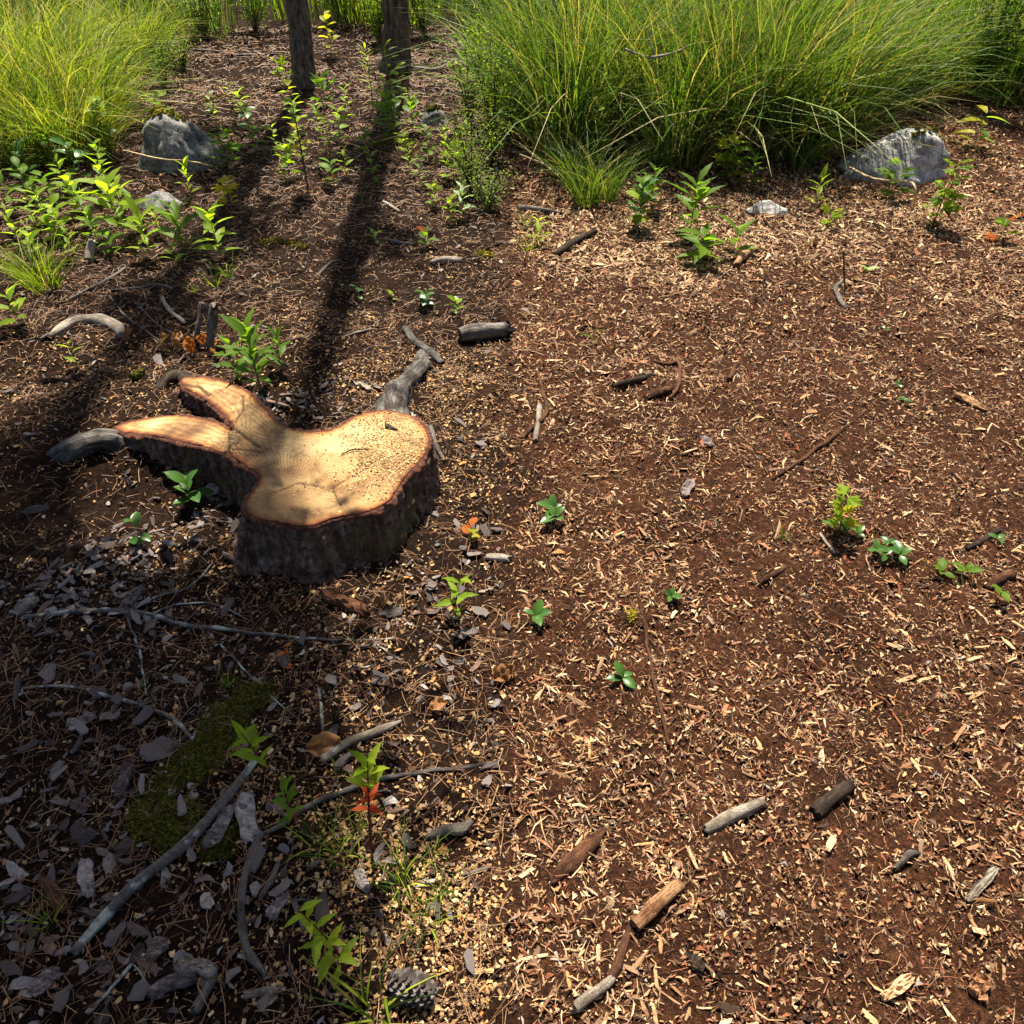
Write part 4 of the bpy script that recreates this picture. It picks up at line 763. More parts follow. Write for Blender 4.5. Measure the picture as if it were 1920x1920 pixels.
PL('leafy_shoots', 'left hand shoot beside the large leafy shoots behind the stump', 452, 712, 65, 9, 32, 'lance', 'g', m_stem, (-.05, 0), up=.8)
PL('leafy_shoots', 'right hand shoot beside the large leafy shoots behind the stump', 528, 690, 55, 9, 30, 'lance', 'g', m_stem, (.05, 0), up=.8)
PL('tiny_sprout', 'tiny bright sprout on the needles left of the stump arms', 146, 684, 38, 5, 22, 'lance', 'b')
PL('orange_sprout', 'tiny sprout with orange and yellow leaves right of the stump', 884, 1008, 22, 4, 18, 'round', 'o', m_redstem, mixc=['o', 'y', 'o'])
PL('tiny_sprout', 'tiny dim sprout with reddish tip below the stump', 548, 1260, 45, 5, 14, 'lance', 'g', m_redstem, mixc=['g', 'o'])
PL('tiny_sprout', 'tiny dark sprout beside the end of the thin twig', 296, 1330, 45, 5, 16, 'slim', 'd', m_brownstem)
# forest side, middle
PL('tall_weed', 'tallest broad leaved bright weed below the mossy rock', 240, 455, 95, 16, 44, 'lance', 'b', m_stem, (-.06, 0), up=.8)
PL('tall_weed', 'bright weed with pointed leaves right of the tallest weed', 283, 485, 70, 11, 32, 'lance', 'b', m_stem, (.05, 0), up=.8)
PL('tall_weed', 'darker weed with long spread leaves below the brown rock', 345, 470, 65, 12, 38, 'lance', 'g', m_stem, (.05, 0), up=.7)
PL('tall_weed', 'bright pale weed with drooping leaves at left centre', 418, 490, 85, 14, 36, 'lance', 'b', m_stem, (-.03, 0), up=.6)
PL('small_weed', 'small upright bright weed right of the mossy rock foot', 361, 372, 58, 9, 20, 'lance', 'b', m_stem, (.02, 0), up=.95)
PL('yellow_seedling', 'bright yellow lobed seedling right of the brown rock', 435, 388, 44, 10, 22, 'maple', 'y', m_brownstem, (.02, 0), up=.3)
PL('lobed_seedling', 'green lobed seedling at the right side of the mossy rock', 430, 322, 62, 12, 26, 'maple', 'g', m_brownstem, (-.05, 0), up=.3)
PL('woody_seedling', 'tall thin woody seedling with small yellow green leaves', 578, 358, 165, 22, 18, 'oval', 'y', m_brownstem, (-.02, .02), mixc=['y', 'b', 'y', 'g'], start=.35, up=.4)
PL('small_weed', 'low lobed weed left of the woody seedling foot', 545, 335, 50, 9, 20, 'maple', 'b', m_stem)
PL('small_weed', 'bushy green weed right of the woody seedling', 620, 300, 70, 14, 18, 'lance', 'b', m_stem)
PL('small_weed', 'low green weed with reddish top right of the woody seedling foot', 625, 350, 40, 8, 18, 'oval', 'g', m_redstem, mixc=['g', 'g', 'o'])
PL('feathery_weed', 'tall feathery weed standing before the right hand tree', 735, 250, 135, 30, 24, 'slim', 'g', m_stem, (.02, 0), up=.5, start=.15)
PL('feathery_weed', 'second feathery weed left of the right hand tree', 700, 210, 100, 22, 20, 'slim', 'b', m_stem, (-.02, 0), up=.5)
PL('broad_weed', 'broad leaved weed in the shadow before the right hand tree', 730, 265, 70, 14, 24, 'oval', 'g', m_stem)
PL('lobed_seedling', 'lobed seedling at the foot of the left hand tree', 610, 200, 45, 9, 24, 'maple', 'g', m_brownstem)
PL('lobed_seedling', 'lobed seedling left of the left hand tree foot', 535, 165, 36, 8, 18, 'maple', 'b', m_brownstem)
PL('yellow_seedling', 'tall yellow green seedling between the two trees', 622, 110, 65, 12, 16, 'oval', 'y', m_brownstem)
PL('lobed_seedling', 'bright lobed seedling among the weeds at the right edge', 850, 340, 55, 9, 26, 'maple', 'b', m_brownstem)
PL('small_weed', 'pale sunlit weed at the right edge below the leafy bush', 868, 410, 52, 14, 18, 'lance', 'p', m_stem)
PL('small_weed', 'tiny green weed with an orange leaf at mid right', 800, 465, 28, 7, 16, 'oval', 'g', m_redstem, mixc=['g', 'g', 'o'])
PL('small_weed', 'small dim weed in the shadow stripe', 682, 400, 36, 8, 14, 'slim', 'g')
PL('small_weed', 'small pointed weed lower in the shadow stripe', 703, 456, 22, 6, 16, 'lance', 'g')
PL('rock_weed', 'leafy sprig growing over the crest of the mossy rock', 300, 232, 46, 9, 26, 'oval', 'b', m_redstem, (.1, 0), up=.2)
PL('round_leaf_weed', 'round leaved weed left of the mossy rock', 215, 300, 95, 15, 20, 'round', 'g', m_brownstem, (.0, 0), mixc=['g', 'b', 'p'])
PL('small_weed', 'tiny bright clump behind the mossy rock', 437, 205, 36, 9, 14, 'slim', 'b')
PL('wintergreen', 'pair of small leaf clusters at right beyond the stump', 800, 572, 22, 6, 16, 'round', 'd')
PL('wintergreen', 'small leaf cluster above the grey log', 856, 592, 28, 8, 16, 'oval', 'd', mixc=['d', 'b'])
PL('wintergreen', 'tiny sprig on the sawdust far behind the stump', 736, 562, 14, 3, 14, 'oval', 'b')
PL('wintergreen', 'tiny round leaved sprig by the shadow end', 672, 556, 16, 3, 14, 'round', 'd')
wk = []
for px, py, h, n, l, shp, c in ((75, 440, 60, 10, 22, 'lance', 'b'), (120, 445, 55, 10, 24, 'oval', 'b'), (165, 425, 60, 11, 24, 'lance', 'g'), (100, 385, 55, 10, 22, 'oval', 'g'), (60, 340, 60, 10, 22, 'oval', 'd'), (150, 340, 60, 10, 24, 'oval', 'd'), (205, 375, 60, 10, 28, 'lance', 'b'),
                           (190, 470, 50, 9, 24, 'lance', 'g'), (140, 480, 40, 9, 20, 'lance', 'b'), (265, 430, 55, 9, 24, 'lance', 'g'), (330, 500, 30, 7, 18, 'lance', 'b'), (45, 470, 40, 8, 22, 'lance', 'b'), (110, 320, 60, 10, 20, 'oval', 'g'), (25, 400, 60, 9, 24, 'lance', 'g'), (40, 610, 55, 8, 36, 'lance', 'b'), (90, 420, 55, 12, 22, 'lance', 'b'), (150, 400, 55, 12, 22, 'oval', 'b'), (180, 450, 45, 10, 20, 'lance', 'b'), (60, 380, 60, 12, 24, 'oval', 'g'), (235, 400, 50, 10, 26, 'lance', 'b'), (110, 460, 40, 10, 20, 'oval', 'b'), (215, 480, 35, 8, 22, 'lance', 'g'), (30, 440, 45, 10, 20, 'lance', 'b'), (70, 480, 35, 9, 18, 'oval', 'b'), (130, 365, 55, 12, 20, 'lance', 'b'), (300, 440, 40, 9, 20, 'lance', 'b'), (200, 340, 60, 12, 18, 'oval', 'b')):
    wk.append(PL('leafy_weed', 'low leafy weed in the tangled patch below the tall grass at left', px, py, h, n, l, shp, c, m_stem, group='leafy weeds below the left grass'))
ORD = ['first', 'second', 'third', 'fourth', 'fifth', 'sixth', 'seventh', 'eighth', 'ninth', 'tenth', 'eleventh', 'twelfth', 'thirteenth', 'fourteenth', 'fifteenth', 'sixteenth', 'seventeenth', 'eighteenth', 'nineteenth', 'twentieth'] + ['twenty-' + w for w in ('first', 'second', 'third', 'fourth', 'fifth', 'sixth', 'seventh', 'eighth', 'ninth')] + ['thirtieth'] + ['thirty-' + w for w in ('first', 'second', 'third', 'fourth')]
def ordinal(objs, fmt):                            # label a row of look-alikes by their order from the left
    for k, o in enumerate(sorted(objs, key=lambda o: o.location.x / (o.location.y * math.cos(PITCH) + 1.1))): o['label'] = fmt % ORD[k]
ordinal(wk, 'low leafy weed in the tangle below the tall grass, %s from the left'); wk = []
for px, py, h, n, l, shp, c in ((560, 300, 45, 9, 14, 'lance', 'b'), (655, 235, 60, 10, 16, 'lance', 'b'), (640, 270, 55, 10, 16, 'oval', 'b'), (690, 300, 50, 9, 16, 'maple', 'g'), (775, 250, 55, 9, 20, 'oval', 'g'), (760, 300, 45, 9, 16, 'maple', 'b'), (805, 300, 50, 9, 16, 'oval', 'g'), (650, 330, 40, 8, 15, 'lance', 'b'),
                           (790, 350, 50, 9, 15, 'lance', 'g'), (815, 390, 40, 8, 14, 'oval', 'b'), (470, 250, 45, 8, 16, 'oval', 'd'), (480, 290, 40, 8, 18, 'oval', 'g'), (520, 290, 45, 8, 13, 'oval', 'b'), (400, 215, 35, 9, 12, 'lance', 'p'), (455, 215, 35, 8, 14, 'oval', 'b'), (560, 250, 50, 9, 14, 'oval', 'b'), (700, 340, 45, 8, 16, 'oval', 'g'), (600, 255, 50, 10, 14, 'lance', 'b'), (725, 220, 60, 12, 16, 'lance', 'b'), (750, 200, 60, 10, 16, 'oval', 'b'), (770, 330, 45, 9, 14, 'lance', 'b'), (835, 300, 50, 10, 15, 'lance', 'b'), (845, 420, 40, 9, 13, 'oval', 'b'), (410, 250, 40, 9, 14, 'lance', 'b')):
    wk.append(PL('woodland_weed', 'small mixed weed in the scattered patch before the far trees', px, py, h, n, l, shp, c, m_stem, group='scattered weeds before the trees'))
ordinal(wk, 'small weed in the scattered patch before the far trees, %s from the left')
# mulch side
PL('tall_weed', 'tallest lance leaved weed at the back of the mulch', 1294, 440, 88, 16, 40, 'lance', 'g', m_stem, up=.75)
PL('spreading_weed', 'low spreading weed just in front of the tallest mulch weed', 1312, 492, 45, 13, 44, 'lance', 'g', m_stem, up=.35)
PL('small_weed', 'three leaved weed right of the spreading weed', 1376, 476, 42, 6, 38, 'lance', 'g', m_stem, up=.7)
PL('bushy_weed', 'bushy dark weed left of the tallest mulch weed', 1195, 432, 80, 22, 24, 'oval', 'g', m_stem, mixc=['g', 'd', 'b'])
PL('bushy_weed', 'small leafy weed left of the bushy dark weed', 1222, 392, 66, 16, 24, 'lance', 'g', m_stem)
PL('yellow_maple', 'yellow green lobed seedling under the tall grass', 1362, 338, 64, 16, 30, 'maple', 'y', m_brownstem, mixc=['y', 'b', 'g', 'g'], up=.2)
PL('leafy_weed', 'green leafy weed right of the yellow green seedling', 1405, 352, 50, 12, 26, 'lance', 'g', m_stem)
PL('birch_seedling', 'climbing seedling with one large pale leaf left of the white rock', 1522, 312, 90, 14, 30, 'round', 'b', m_brownstem, mixc=['b', 'p', 'g'])
PL('birch_seedling', 'green round leaved seedling leaning over the grass edge', 1562, 275, 75, 14, 26, 'round', 'g', m_brownstem, (.2, 0), mixc=['b', 'g'])
PL('small_weed', 'narrow upright weed on the mulch below the grass', 1527, 388, 46, 8, 22, 'lance', 'b', m_stem, up=.9)
PL('lobed_seedling', 'lobed seedling right in front of the white rock', 1748, 425, 105, 18, 30, 'maple', 'g', m_brownstem, (.03, 0), mixc=['g', 'g', 'b'], up=.25)
PL('lobed_seedling', 'lobed seedling at the left front of the white rock', 1672, 375, 60, 10, 28, 'maple', 'g', m_brownstem, (-.1, 0), up=.2)
PL('lobed_seedling', 'small seedling with yellow leaf behind the white rock', 1820, 275, 55, 8, 34, 'lance', 'y', m_brownstem, (.1, 0), mixc=['y', 'g', 'b'], up=.3)
PL('small_weed', 'little lobed sprig on the bright mulch below the rock', 1550, 425, 24, 5, 22, 'maple', 'b', m_brownstem)
PL('orange_sprout', 'olive lobed sprig at the right edge of the mulch', 1872, 452, 34, 5, 26, 'maple', 'g', m_brownstem, mixc=['g', 'o'])
PL('tiny_sprout', 'tiny two leaved sprout at the upper left mulch', 1114, 650, 26, 3, 22, 'slim', 'g', m_stem, up=.6)
PL('small_weed', 'small bright weed at the left edge of the mulch', 1010, 462, 45, 8, 20, 'lance', 'b', m_stem)
PL('silver_weed', 'silvery pale weed in front of the left grass clump', 1120, 320, 100, 20, 20, 'lance', 'p', m_stem, (-.05, 0), mixc=['p', 'p', 'b'])
PL('maple_seedling', 'yellow green maple seedling in the middle of the mulch', 1572, 998, 66, 13, 28, 'maple', 'y', m_redstem, (-.1, .1), mixc=['y', 'b'], up=.25)
rosette('wintergreen', 'glossy dark sprig beside the maple seedling foot', [(1555, 990), (1580, 1002), (1605, 1008)], 20, 'd', n=4)
rosette('wintergreen', 'glossy leaf cluster at the left edge of the mulch', [(1035, 965), (1040, 982)], 30, 'd', n=4, h=.03)
rosette('wintergreen', 'three leaved glossy sprig left of the long root', [(1166, 1280)], 30, 'd', n=5, h=.025, berry=True)
rosette('wintergreen', 'glossy sprig with red leaf above the long root', [(1258, 1125)], 24, 'd', n=5, h=.02, berry=True)
rosette('wintergreen', 'largest cluster of glossy leaves in the middle right mulch', [(1640, 1040), (1665, 1025), (1682, 1048), (1655, 1050)], 25, 'd', n=4, h=.025)
rosette('wintergreen', 'two glossy sprigs side by side at the right of the mulch', [(1762, 1080), (1806, 1080)], 28, 'g', n=4, h=.025)
rosette('wintergreen', 'single glossy leaf standing at the right edge of the mulch', [(1866, 1018)], 24, 'd', n=3)
rosette('wintergreen', 'glossy sprig at the right edge below the brown stick', [(1868, 1125)], 28, 'g', n=4, h=.03)
rosette('wintergreen', 'glossy two leaved sprig at the left edge halfway down', [(1002, 1165)], 32, 'd', n=4, h=.025)
rosette('wintergreen', 'tiny glossy sprig at the upper right mulch', [(1680, 728), (1690, 756)], 16, 'd', n=3)
rosette('wintergreen', 'tiny leaf pair on the mulch above the tiny glossy sprig', [(1658, 625)], 14, 'd', n=3)
rosette('wintergreen', 'flat pale leaves on the mulch under the grey bent stick', [(1626, 512)], 22, 'p', n=4)

# dry leaves and a pine cone
def crumpled(c, seed, lobes=0):
    r_ = np.random.default_rng(seed); n, m = 13, 9; t = np.linspace(0, 1, n)[:, None]; q = np.linspace(-1, 1, m)[None]; w = .34 * np.sin(math.pi * np.clip(t, .02, .985)) ** .75 * (1 + .07 * np.sin(t * 21 + seed)) + .004
    X = t + 0 * q + .05 * r_.normal(0, 1, (n, m)) * .4; Y = q * w; Z = .16 * q * q * (.6 + .6 * np.sin(t * 5 + seed)) + .16 * vnoise(t * 4 + 0 * q + seed, q * 2 + 0 * t, 1.6, seed) + .05 * vnoise(t * 9 + 0 * q + seed, q * 4 + 0 * t, 1.6, seed + 1) + .12 * np.sin(t * 3.3) + .02 * np.abs(np.sin(t * 22 + np.abs(q) * 3))
    k = (np.arange(n - 1)[:, None] * m + np.arange(m - 1)[None]).ravel(); return mk_mesh('dry_leaf', np.stack([X, Y, Z], -1).reshape(-1, 3), np.stack([k, k + m, k + m + 1, k + 1], 1), MATS[c], smooth=True)
DL = [0]
def dry_leaf(label, px, py, size, c, rot, shape='oval', cat='leaf'):
    DL[0] += 1; p = G(px, py, .012); o = link('dry_leaf', crumpled(c, DL[0]), None, label, cat); o.location = p; s_ = size / scale_at(p); o.scale = (s_, s_, s_); o.rotation_euler = rot; return o
dry_leaf('large curled dry brown leaf beside the bleached stick', 575, 1402, 64, 'n', (.7, -.1, .25))
dry_leaf('folded rusty dry leaf at the right edge of the forest floor', 925, 1272, 46, 'n', (.6, -.4, .4))
dry_leaf('rusty brown leaf at the edge of the lower shadow', 803, 1328, 36, 'n', (.2, -.1, .3))
for k, (px, py, s_, rz) in enumerate(((305, 652, 30, .3), (332, 655, 34, 1.2), (360, 662, 32, 2), (400, 650, 28, .1), (410, 672, 24, 2.6), (395, 640, 26, 3.4), (235, 638, 28, .4), (430, 655, 20, 5))):
    dry_leaf('crumpled orange brown leaf in the heap behind the stump arm', px, py, s_, 'nno'[k % 3], (rng.normal(0, .5), -rng.uniform(.2, 1.2), rz)).update_tag()
for o in [o for o in col.objects if o.name.startswith('dry_leaf') and 'heap' in o['label']]: o['group'] = 'orange leaves behind the stump arm'
pc = G(770, 1850, .022); cone = thing('pine_cone', pc, 'open grey pine cone lying at the bottom edge of the forest floor', 'pine cone'); cone.rotation_euler = (.1, .05, R(-18))
V, F = tube([(-.045, 0, 0), (0, 0, 0), (.042, 0, 0)], [.007, .013, .004], 8, .05, 2, 5); link('core', mk_mesh('core', V, F, m_darkwood), cone)
scm = mk_mesh('scale', np.array([(0, -.35, 0), (0, .35, 0), (.6, .5, .1), (.6, -.5, .1), (1, .25, .3), (1, -.25, .3), (0, -.3, -.12), (0, .3, -.12), (.6, .45, -.05), (.6, -.45, -.05), (1, .2, .12), (1, -.2, .12)]) * 1.0,
              np.array([(0, 3, 2, 1), (3, 5, 4, 2), (6, 7, 8, 9), (9, 8, 10, 11), (5, 11, 10, 4), (1, 2, 8, 7), (2, 4, 10, 8), (0, 6, 9, 3), (3, 9, 11, 5), (0, 1, 7, 6)]), m_flakeobj)
for i in range(84):
    t = i / 83; a = i * 2.39996; r_ = .012 * math.sin(math.pi * (.12 + .8 * t)); o = link('cone_scale', scm, cone); o.location = (-.043 + .082 * t, r_ * math.cos(a), r_ * math.sin(a))
    d = Vector((.8, math.cos(a), math.sin(a))).normalized(); o.rotation_euler = d.to_track_quat('X', 'Z').to_euler(); s_ = .0165 * (.45 + .75 * math.sin(math.pi * (.15 + .7 * t))); o.scale = (s_, s_ * .62, s_ * .7)

# ------------------------------------------------------------------ grass
def blades(n, h, spread, lean, width, pal, droop=.5, seed=0, sx=1.0, segs=6):
    r_ = np.random.default_rng(seed); t = np.linspace(0, 1, segs)[None]
    a = r_.uniform(0, 6.283, n); rad = spread * np.sqrt(r_.uniform(0, 1, n)); bx, by = rad * np.cos(a) * sx, rad * np.sin(a)
    H = h * r_.uniform(.45, 1.05, n); az = a + r_.normal(0, 1.0, n); ln = np.abs(r_.normal(lean, lean * .5, n)); dr = droop * r_.uniform(.2, 1.3, n)
    out = (ln[:, None] * t + dr[:, None] * t ** 2.6) * H[:, None]; z = H[:, None] * (t - (.18 * dr + .12 * ln)[:, None] * t ** 3 - .25 * (dr[:, None] ** 2) * t ** 4)
    X = bx[:, None] + out * np.cos(az)[:, None]; Y = by[:, None] + out * np.sin(az)[:, None]
    w = width * r_.uniform(.6, 1.3, n)[:, None] * (1 - t ** 2.2) + .0003; fa = r_.uniform(0, 6.28, n)[:, None] + t * r_.normal(0, .8, n)[:, None]
    V = np.stack([np.stack([X - w * np.cos(fa), Y - w * np.sin(fa), z], -1), np.stack([X + w * np.cos(fa), Y + w * np.sin(fa), z + w * .3], -1)], 2).reshape(n, -1, 3)
    k = np.arange(segs - 1); f = np.stack([2 * k, 2 * k + 1, 2 * k + 3, 2 * k + 2], 1); F = (f[None] + (np.arange(n) * segs * 2)[:, None, None]).reshape(-1, 4)
    pal = np.array(pal); c = pal[r_.integers(0, len(pal), n)] * r_.uniform(.7, 1.3, (n, 1)); c = np.repeat(c[:, None], segs * 2, 1)
    return V.reshape(-1, 3), F, c.reshape(-1, 3)
GR = [(.075, .14, .018), (.11, .19, .026), (.045, .095, .014), (.17, .23, .05), (.085, .16, .022), (.32, .27, .13), (.03, .065, .012), (.14, .21, .035)]
GB = [(.15, .23, .016), (.22, .30, .02), (.07, .14, .016), (.30, .36, .035), (.36, .32, .08), (.03, .06, .012)]
def grass_mix(name, k, pal, **kw):
    out = []
    for i in range(k):
        a = blades(seed=i * 13 + 3, pal=pal, **kw); b2 = blades(n=34, h=kw['h'] * 1.12, spread=kw['spread'] * 1.1, lean=.2, width=.0032, pal=[(.36, .29, .14), (.28, .25, .10), (.20, .22, .06)], droop=.35, seed=i * 7 + 40); c2 = blades(n=46, h=kw['h'] * .8, spread=kw['spread'] * 1.2, lean=.4, width=.0066, pal=pal, droop=1.0, seed=i * 5 + 90); d2 = blades(n=60, h=kw['h'] * .42, spread=kw['spread'] * 1.3, lean=.7, width=.0036, pal=[(.34, .26, .13), (.24, .17, .08), (.12, .16, .03)], droop=.8, seed=i * 3 + 70)
        v, f, c = join([a, b2, c2, d2]); out.append(mk_mesh(name, v, f, m_grass, c, True))
    return out
def grass_set(name, k, **kw): return [mk_mesh(name, *blades(seed=i * 13 + len(name), **kw)[:2], m_grass, blades(seed=i * 13 + len(name), **kw)[2], True) for i in range(k)]
g_tall = grass_mix('blades', 6, n=240, h=1.1, spread=.17, lean=.13, width=.0046, pal=GR, droop=.6)
g_left = grass_mix('blade_mass', 5, n=330, h=.9, spread=.22, lean=.26, width=.0042, pal=GB, droop=.75)
g_mid = grass_set('blades_mid', 3, n=110, h=.42, spread=.07, lean=.3, width=.0028, pal=GR, droop=.6)
g_small = grass_set('blades_small', 3, n=20, h=.12, spread=.022, lean=.45, width=.0018, pal=GB, droop=.5, segs=5)
g_sun = grass_set('blades_sun', 2, n=110, h=.24, spread=.07, lean=.45, width=.0022, pal=GB, droop=.6)
g_back = grass_set('blades_back', 3, n=420, h=1.25, spread=.4, lean=.12, width=.0036, pal=GR + GB[:2], droop=.35)
GI = [0]
def clump(name, label, px, py, meshes, s=1.0, group=None, cat='grass', xy=None, sz=None):
    GI[0] += 1; p = G(px, py) if xy is None else Vector((*xy, float(hgt(*xy))))
    o = link(name, meshes[GI[0] % len(meshes)], None, label, cat, group); o.location = p; o.rotation_euler = (0, 0, rng.uniform(0, 6.28)); o.scale = (s, s, sz or s); return o
row = []
for px, py, s in ((1060, 292, .95), (1130, 275, .95), (1190, 280, .85), (1258, 305, .9), (1300, 290, .85), (1352, 282, 1.05), (1400, 286, 1.1), (1452, 276, 1.0), (1500, 290, .95), (1545, 272, .9), (1590, 250, .85), (1020, 265, .9), (1630, 225, .9), (1090, 255, 1.0), (1230, 255, 1.0), (1330, 250, 1.0), (1480, 245, 1.0), (1420, 240, 1.05), (1715, 195, .75), (1765, 182, .7), (1850, 178, .8), (1900, 188, .8), (1790, 160, .9), (1945, 200, .8), (985, 240, .9), (1040, 225, 1.15), (1150, 222, 1.2), (1280, 222, 1.2), (1380, 218, 1.25), (1530, 225, 1.1), (1600, 205, 1.1)):
    row.append(clump('grass_clump', 'tall arching green grass clump in the dense row behind the mulch', px, py, g_tall, s, 'tall grass clumps behind the mulch'))
ordinal(row, 'tall arching green grass clump, %s from the left in the row behind the mulch'); row = []
for px, py, s in ((1100, 385, .95), (1135, 378, .9), (1075, 350, .8), (1240, 312, .9), (1500, 318, .8)):
    row.append(clump('low_grass_clump', 'shorter grass clump at the foot of the tall grass row', px, py, g_mid, s, 'shorter grass clumps before the tall row'))
ordinal(row, 'shorter grass clump at the foot of the tall row, %s from the left'); row = []
for px, py, s in ((60, 270, .95), (110, 250, 1.0), (160, 262, .95), (40, 210, 1.05), (90, 190, 1.1), (145, 195, 1.0), (195, 235, .8), (20, 300, .85), (130, 300, .75), (-20, 250, 1.0), (70, 310, .6), (180, 290, .55)):
    row.append(clump('sunlit_grass_clump', 'sunlit yellow green grass clump in the thick mass at upper left', px, py, g_left, s, 'sunlit grass clumps at upper left'))
ordinal(row, 'sunlit yellow green grass clump, %s from the left in the upper left mass'); row = []
clump('grass_tuft', 'bright sunlit grass tuft at the left edge', 85, 540, g_sun, 1.0); clump('grass_tuft', 'smaller bright tuft overlapping the left edge tuft', 60, 525, g_sun, .8)
clump('grass_tuft', 'thin bright tuft left of the propped sticks', 405, 535, g_small, .8); clump('grass_tuft', 'thin tuft of grass just left of the yellow moss', 430, 520, g_small, .9); clump('grass_tuft', 'sparse tuft above the pale bent stick', 365, 550, g_small, .55)
for px, py, s, l in ((790, 1740, .85, 'bright grass tuft low at the right of the forest floor'), (760, 1662, .9, 'bright grass tuft above the lowest bright tuft'), (705, 1895, 1.25, 'long bladed tuft cut by the bottom edge'), (600, 1580, .8, 'dim grass tuft below the small red leaf sprout'), (640, 1610, .8, 'dim grass tuft right of centre below the long slender stick'), (670, 1565, .6, 'thin upright tuft left of the tall red stemmed sprout'),
                     (735, 1640, .4, 'tiny tuft between the bark slab and the bright tufts'), (820, 1680, .55, 'thin spreading tuft right of the bright tufts'), (812, 1612, .4, 'tiny tuft below the weathered wood chunk'), (90, 1735, .55, 'dim green tuft at the far lower left'), (432, 1285, .45, 'thin pale tuft beside the forked twig'), (1468, 1010, .35, 'tiny wispy grass tuft in the middle of the mulch'),
                     (990, 470, .9, 'yellow green grass tuft at the left edge of the mulch'), (990, 425, .8, 'small grass tuft under the grey stick by the mulch'), (640, 1450, .35, 'tiny tuft behind the long slender stick')):
    clump('grass_tuft', l, px, py, g_small, s)
clump('reed_clump', 'tall bright reeds at the top right of the forest side', 935, 190, g_mid, 2.0); clump('reed_clump', 'second clump of tall bright reeds between the two grounds', 968, 235, g_mid, 1.8)
clump('olive_grass_clump', 'dense olive grass clump behind the sunlit mass', 262, 130, g_left, .8); clump('olive_grass_clump', 'smaller olive grass clump beside the dense one', 285, 118, g_left, .65)
# meadow in the far background
Vs = []; o_ = 0
for i in range(210):
    y = rng.uniform(8.6, 15) if i < 150 else rng.uniform(6.6, 9); x = rng.uniform(-7.5, 7.5) if i < 150 else rng.uniform(.9, 5.5)
    v, f, c = blades(90, 1.15 + .1 * (y - 8), .45, .14, .006, [GR, GB][i % 3 == 0] + [(.05, .10, .02)], .35, seed=900 + i, segs=5); v = v + np.array([x, y, float(hgt(x, y))]); Vs.append((v, f, c))
v, f, c = join(Vs); link('meadow', mk_mesh('meadow', v, f, m_grass, c, True), label='far mass of meadow grass behind the trees and grass row', cat='grass', kind='stuff')

# ------------------------------------------------------------------ leafy bushes
def leaf_cloud(n, fn, size, pal, seed, up=.3):
    r_ = np.random.default_rng(seed); P_ = fn(r_, n); n = len(P_); L = size * r_.uniform(.6, 1.3, n)
    tv = np.array([(0, 0, 0), (.45, .27, .06), (1, 0, -.08), (.45, -.27, .06)]); Mx = rot_mats(r_.uniform(0, 6.28, n), r_.normal(-up, .6, n), r_.normal(0, .6, n))
    V = np.einsum('nij,kj->nki', Mx, tv) * L[:, None, None] + P_[:, None]; F = (np.array([(0, 1, 2), (0, 2, 3)])[None] + (np.arange(n) * 4)[:, None, None]).reshape(-1, 3)
    pal = np.array(pal); c = pal[r_.integers(0, len(pal), n)] * r_.uniform(.65, 1.35, (n, 1)); return V.reshape(-1, 3), F, np.repeat(c, 4, 0)
BI = [0]
def bush(label, px, py, w, h, n, size, pal, xy=None, name='bush', nst=9, cat='bush', group=None):
    BI[0] += 1; p = G(px, py) if xy is None else Vector((*xy, float(hgt(*xy)))); r0 = np.random.default_rng(BI[0] + 50); root = thing(name, p, label, cat, group)
    tips = np.stack([r0.normal(0, w * .38, nst), r0.normal(0, w * .38, nst), h * r0.uniform(.6, 1.0, nst)], 1); tv = []
    for q in tips:
        V, F = tube([(0, 0, -.02), (q[0] * .35, q[1] * .35, q[2] * .55), tuple(q)], [.006, .004, .0015], 6, .05, 1, 4, False); tv.append((V, F, np.zeros((len(V), 3))))
    V, F, _ = join(tv); link('stems', mk_mesh('stems', V, F, m_brownstem, smooth=True), root)
    def fn(r_, n):
        i = r_.integers(0, nst, n); t = r_.uniform(.12, 1.03, n)[:, None]; q = tips[i]; P_ = np.column_stack([q[:, :2] * (.7 * t * (.35 + .65 * t)), q[:, 2] * t[:, 0]]); return P_ + r_.normal(0, 1, (n, 3)) * np.array([w * .11, w * .11, h * .05]) * (.5 + t)
    V, F, c = leaf_cloud(n, fn, size, pal, BI[0]); link('foliage', mk_mesh('foliage', V, F, m_foliage, c), root); return root
FB = [(.12, .20, .025), (.17, .26, .03), (.08, .15, .02), (.24, .30, .05)]; FG = [(.06, .13, .018), (.09, .17, .022), (.045, .10, .016), (.13, .2, .03)]; FPALE = [(.18, .24, .10), (.26, .32, .15), (.12, .18, .05)]
bush('small leaved sunlit bush at the right edge of the forest side', 885, 365, .35, .45, 1500, .017, FB + FPALE[:1]); bush('taller narrow leaved bush behind the sunlit bush', 925, 300, .35, .75, 1500, .022, FB)
bush('low sparse bush in front of the sunlit bush', 915, 395, .3, .25, 700, .016, FPALE + FB[:1])
bush('loose narrow leaved bush right of the moss capped rock', 880, 235, .3, .6, 700, .03, FB)
bush('pale leaved bush left of the far fallen branch', 310, 165, .4, .4, 700, .022, FG + FB[:1])
bush('thin weedy bush behind the pale leaved bush', 345, 135, .3, .35, 450, .022, FB)
bush('dark green leafy shrub at the upper right corner', 1820, 205, .6, 1.15, 3600, .03, FG)
bush('loose fine leaved shrub between the tall grass and the corner shrub', 1690, 195, .55, .9, 2600, .026, FB + FG)
bush('second fine leaved shrub behind the white rock', 1650, 235, .4, .65, 1500, .022, FG)
bush('dense dark shrub deep in the left end of the grass row', 1000, 215, .55, 1.0, 2600, .026, FG)
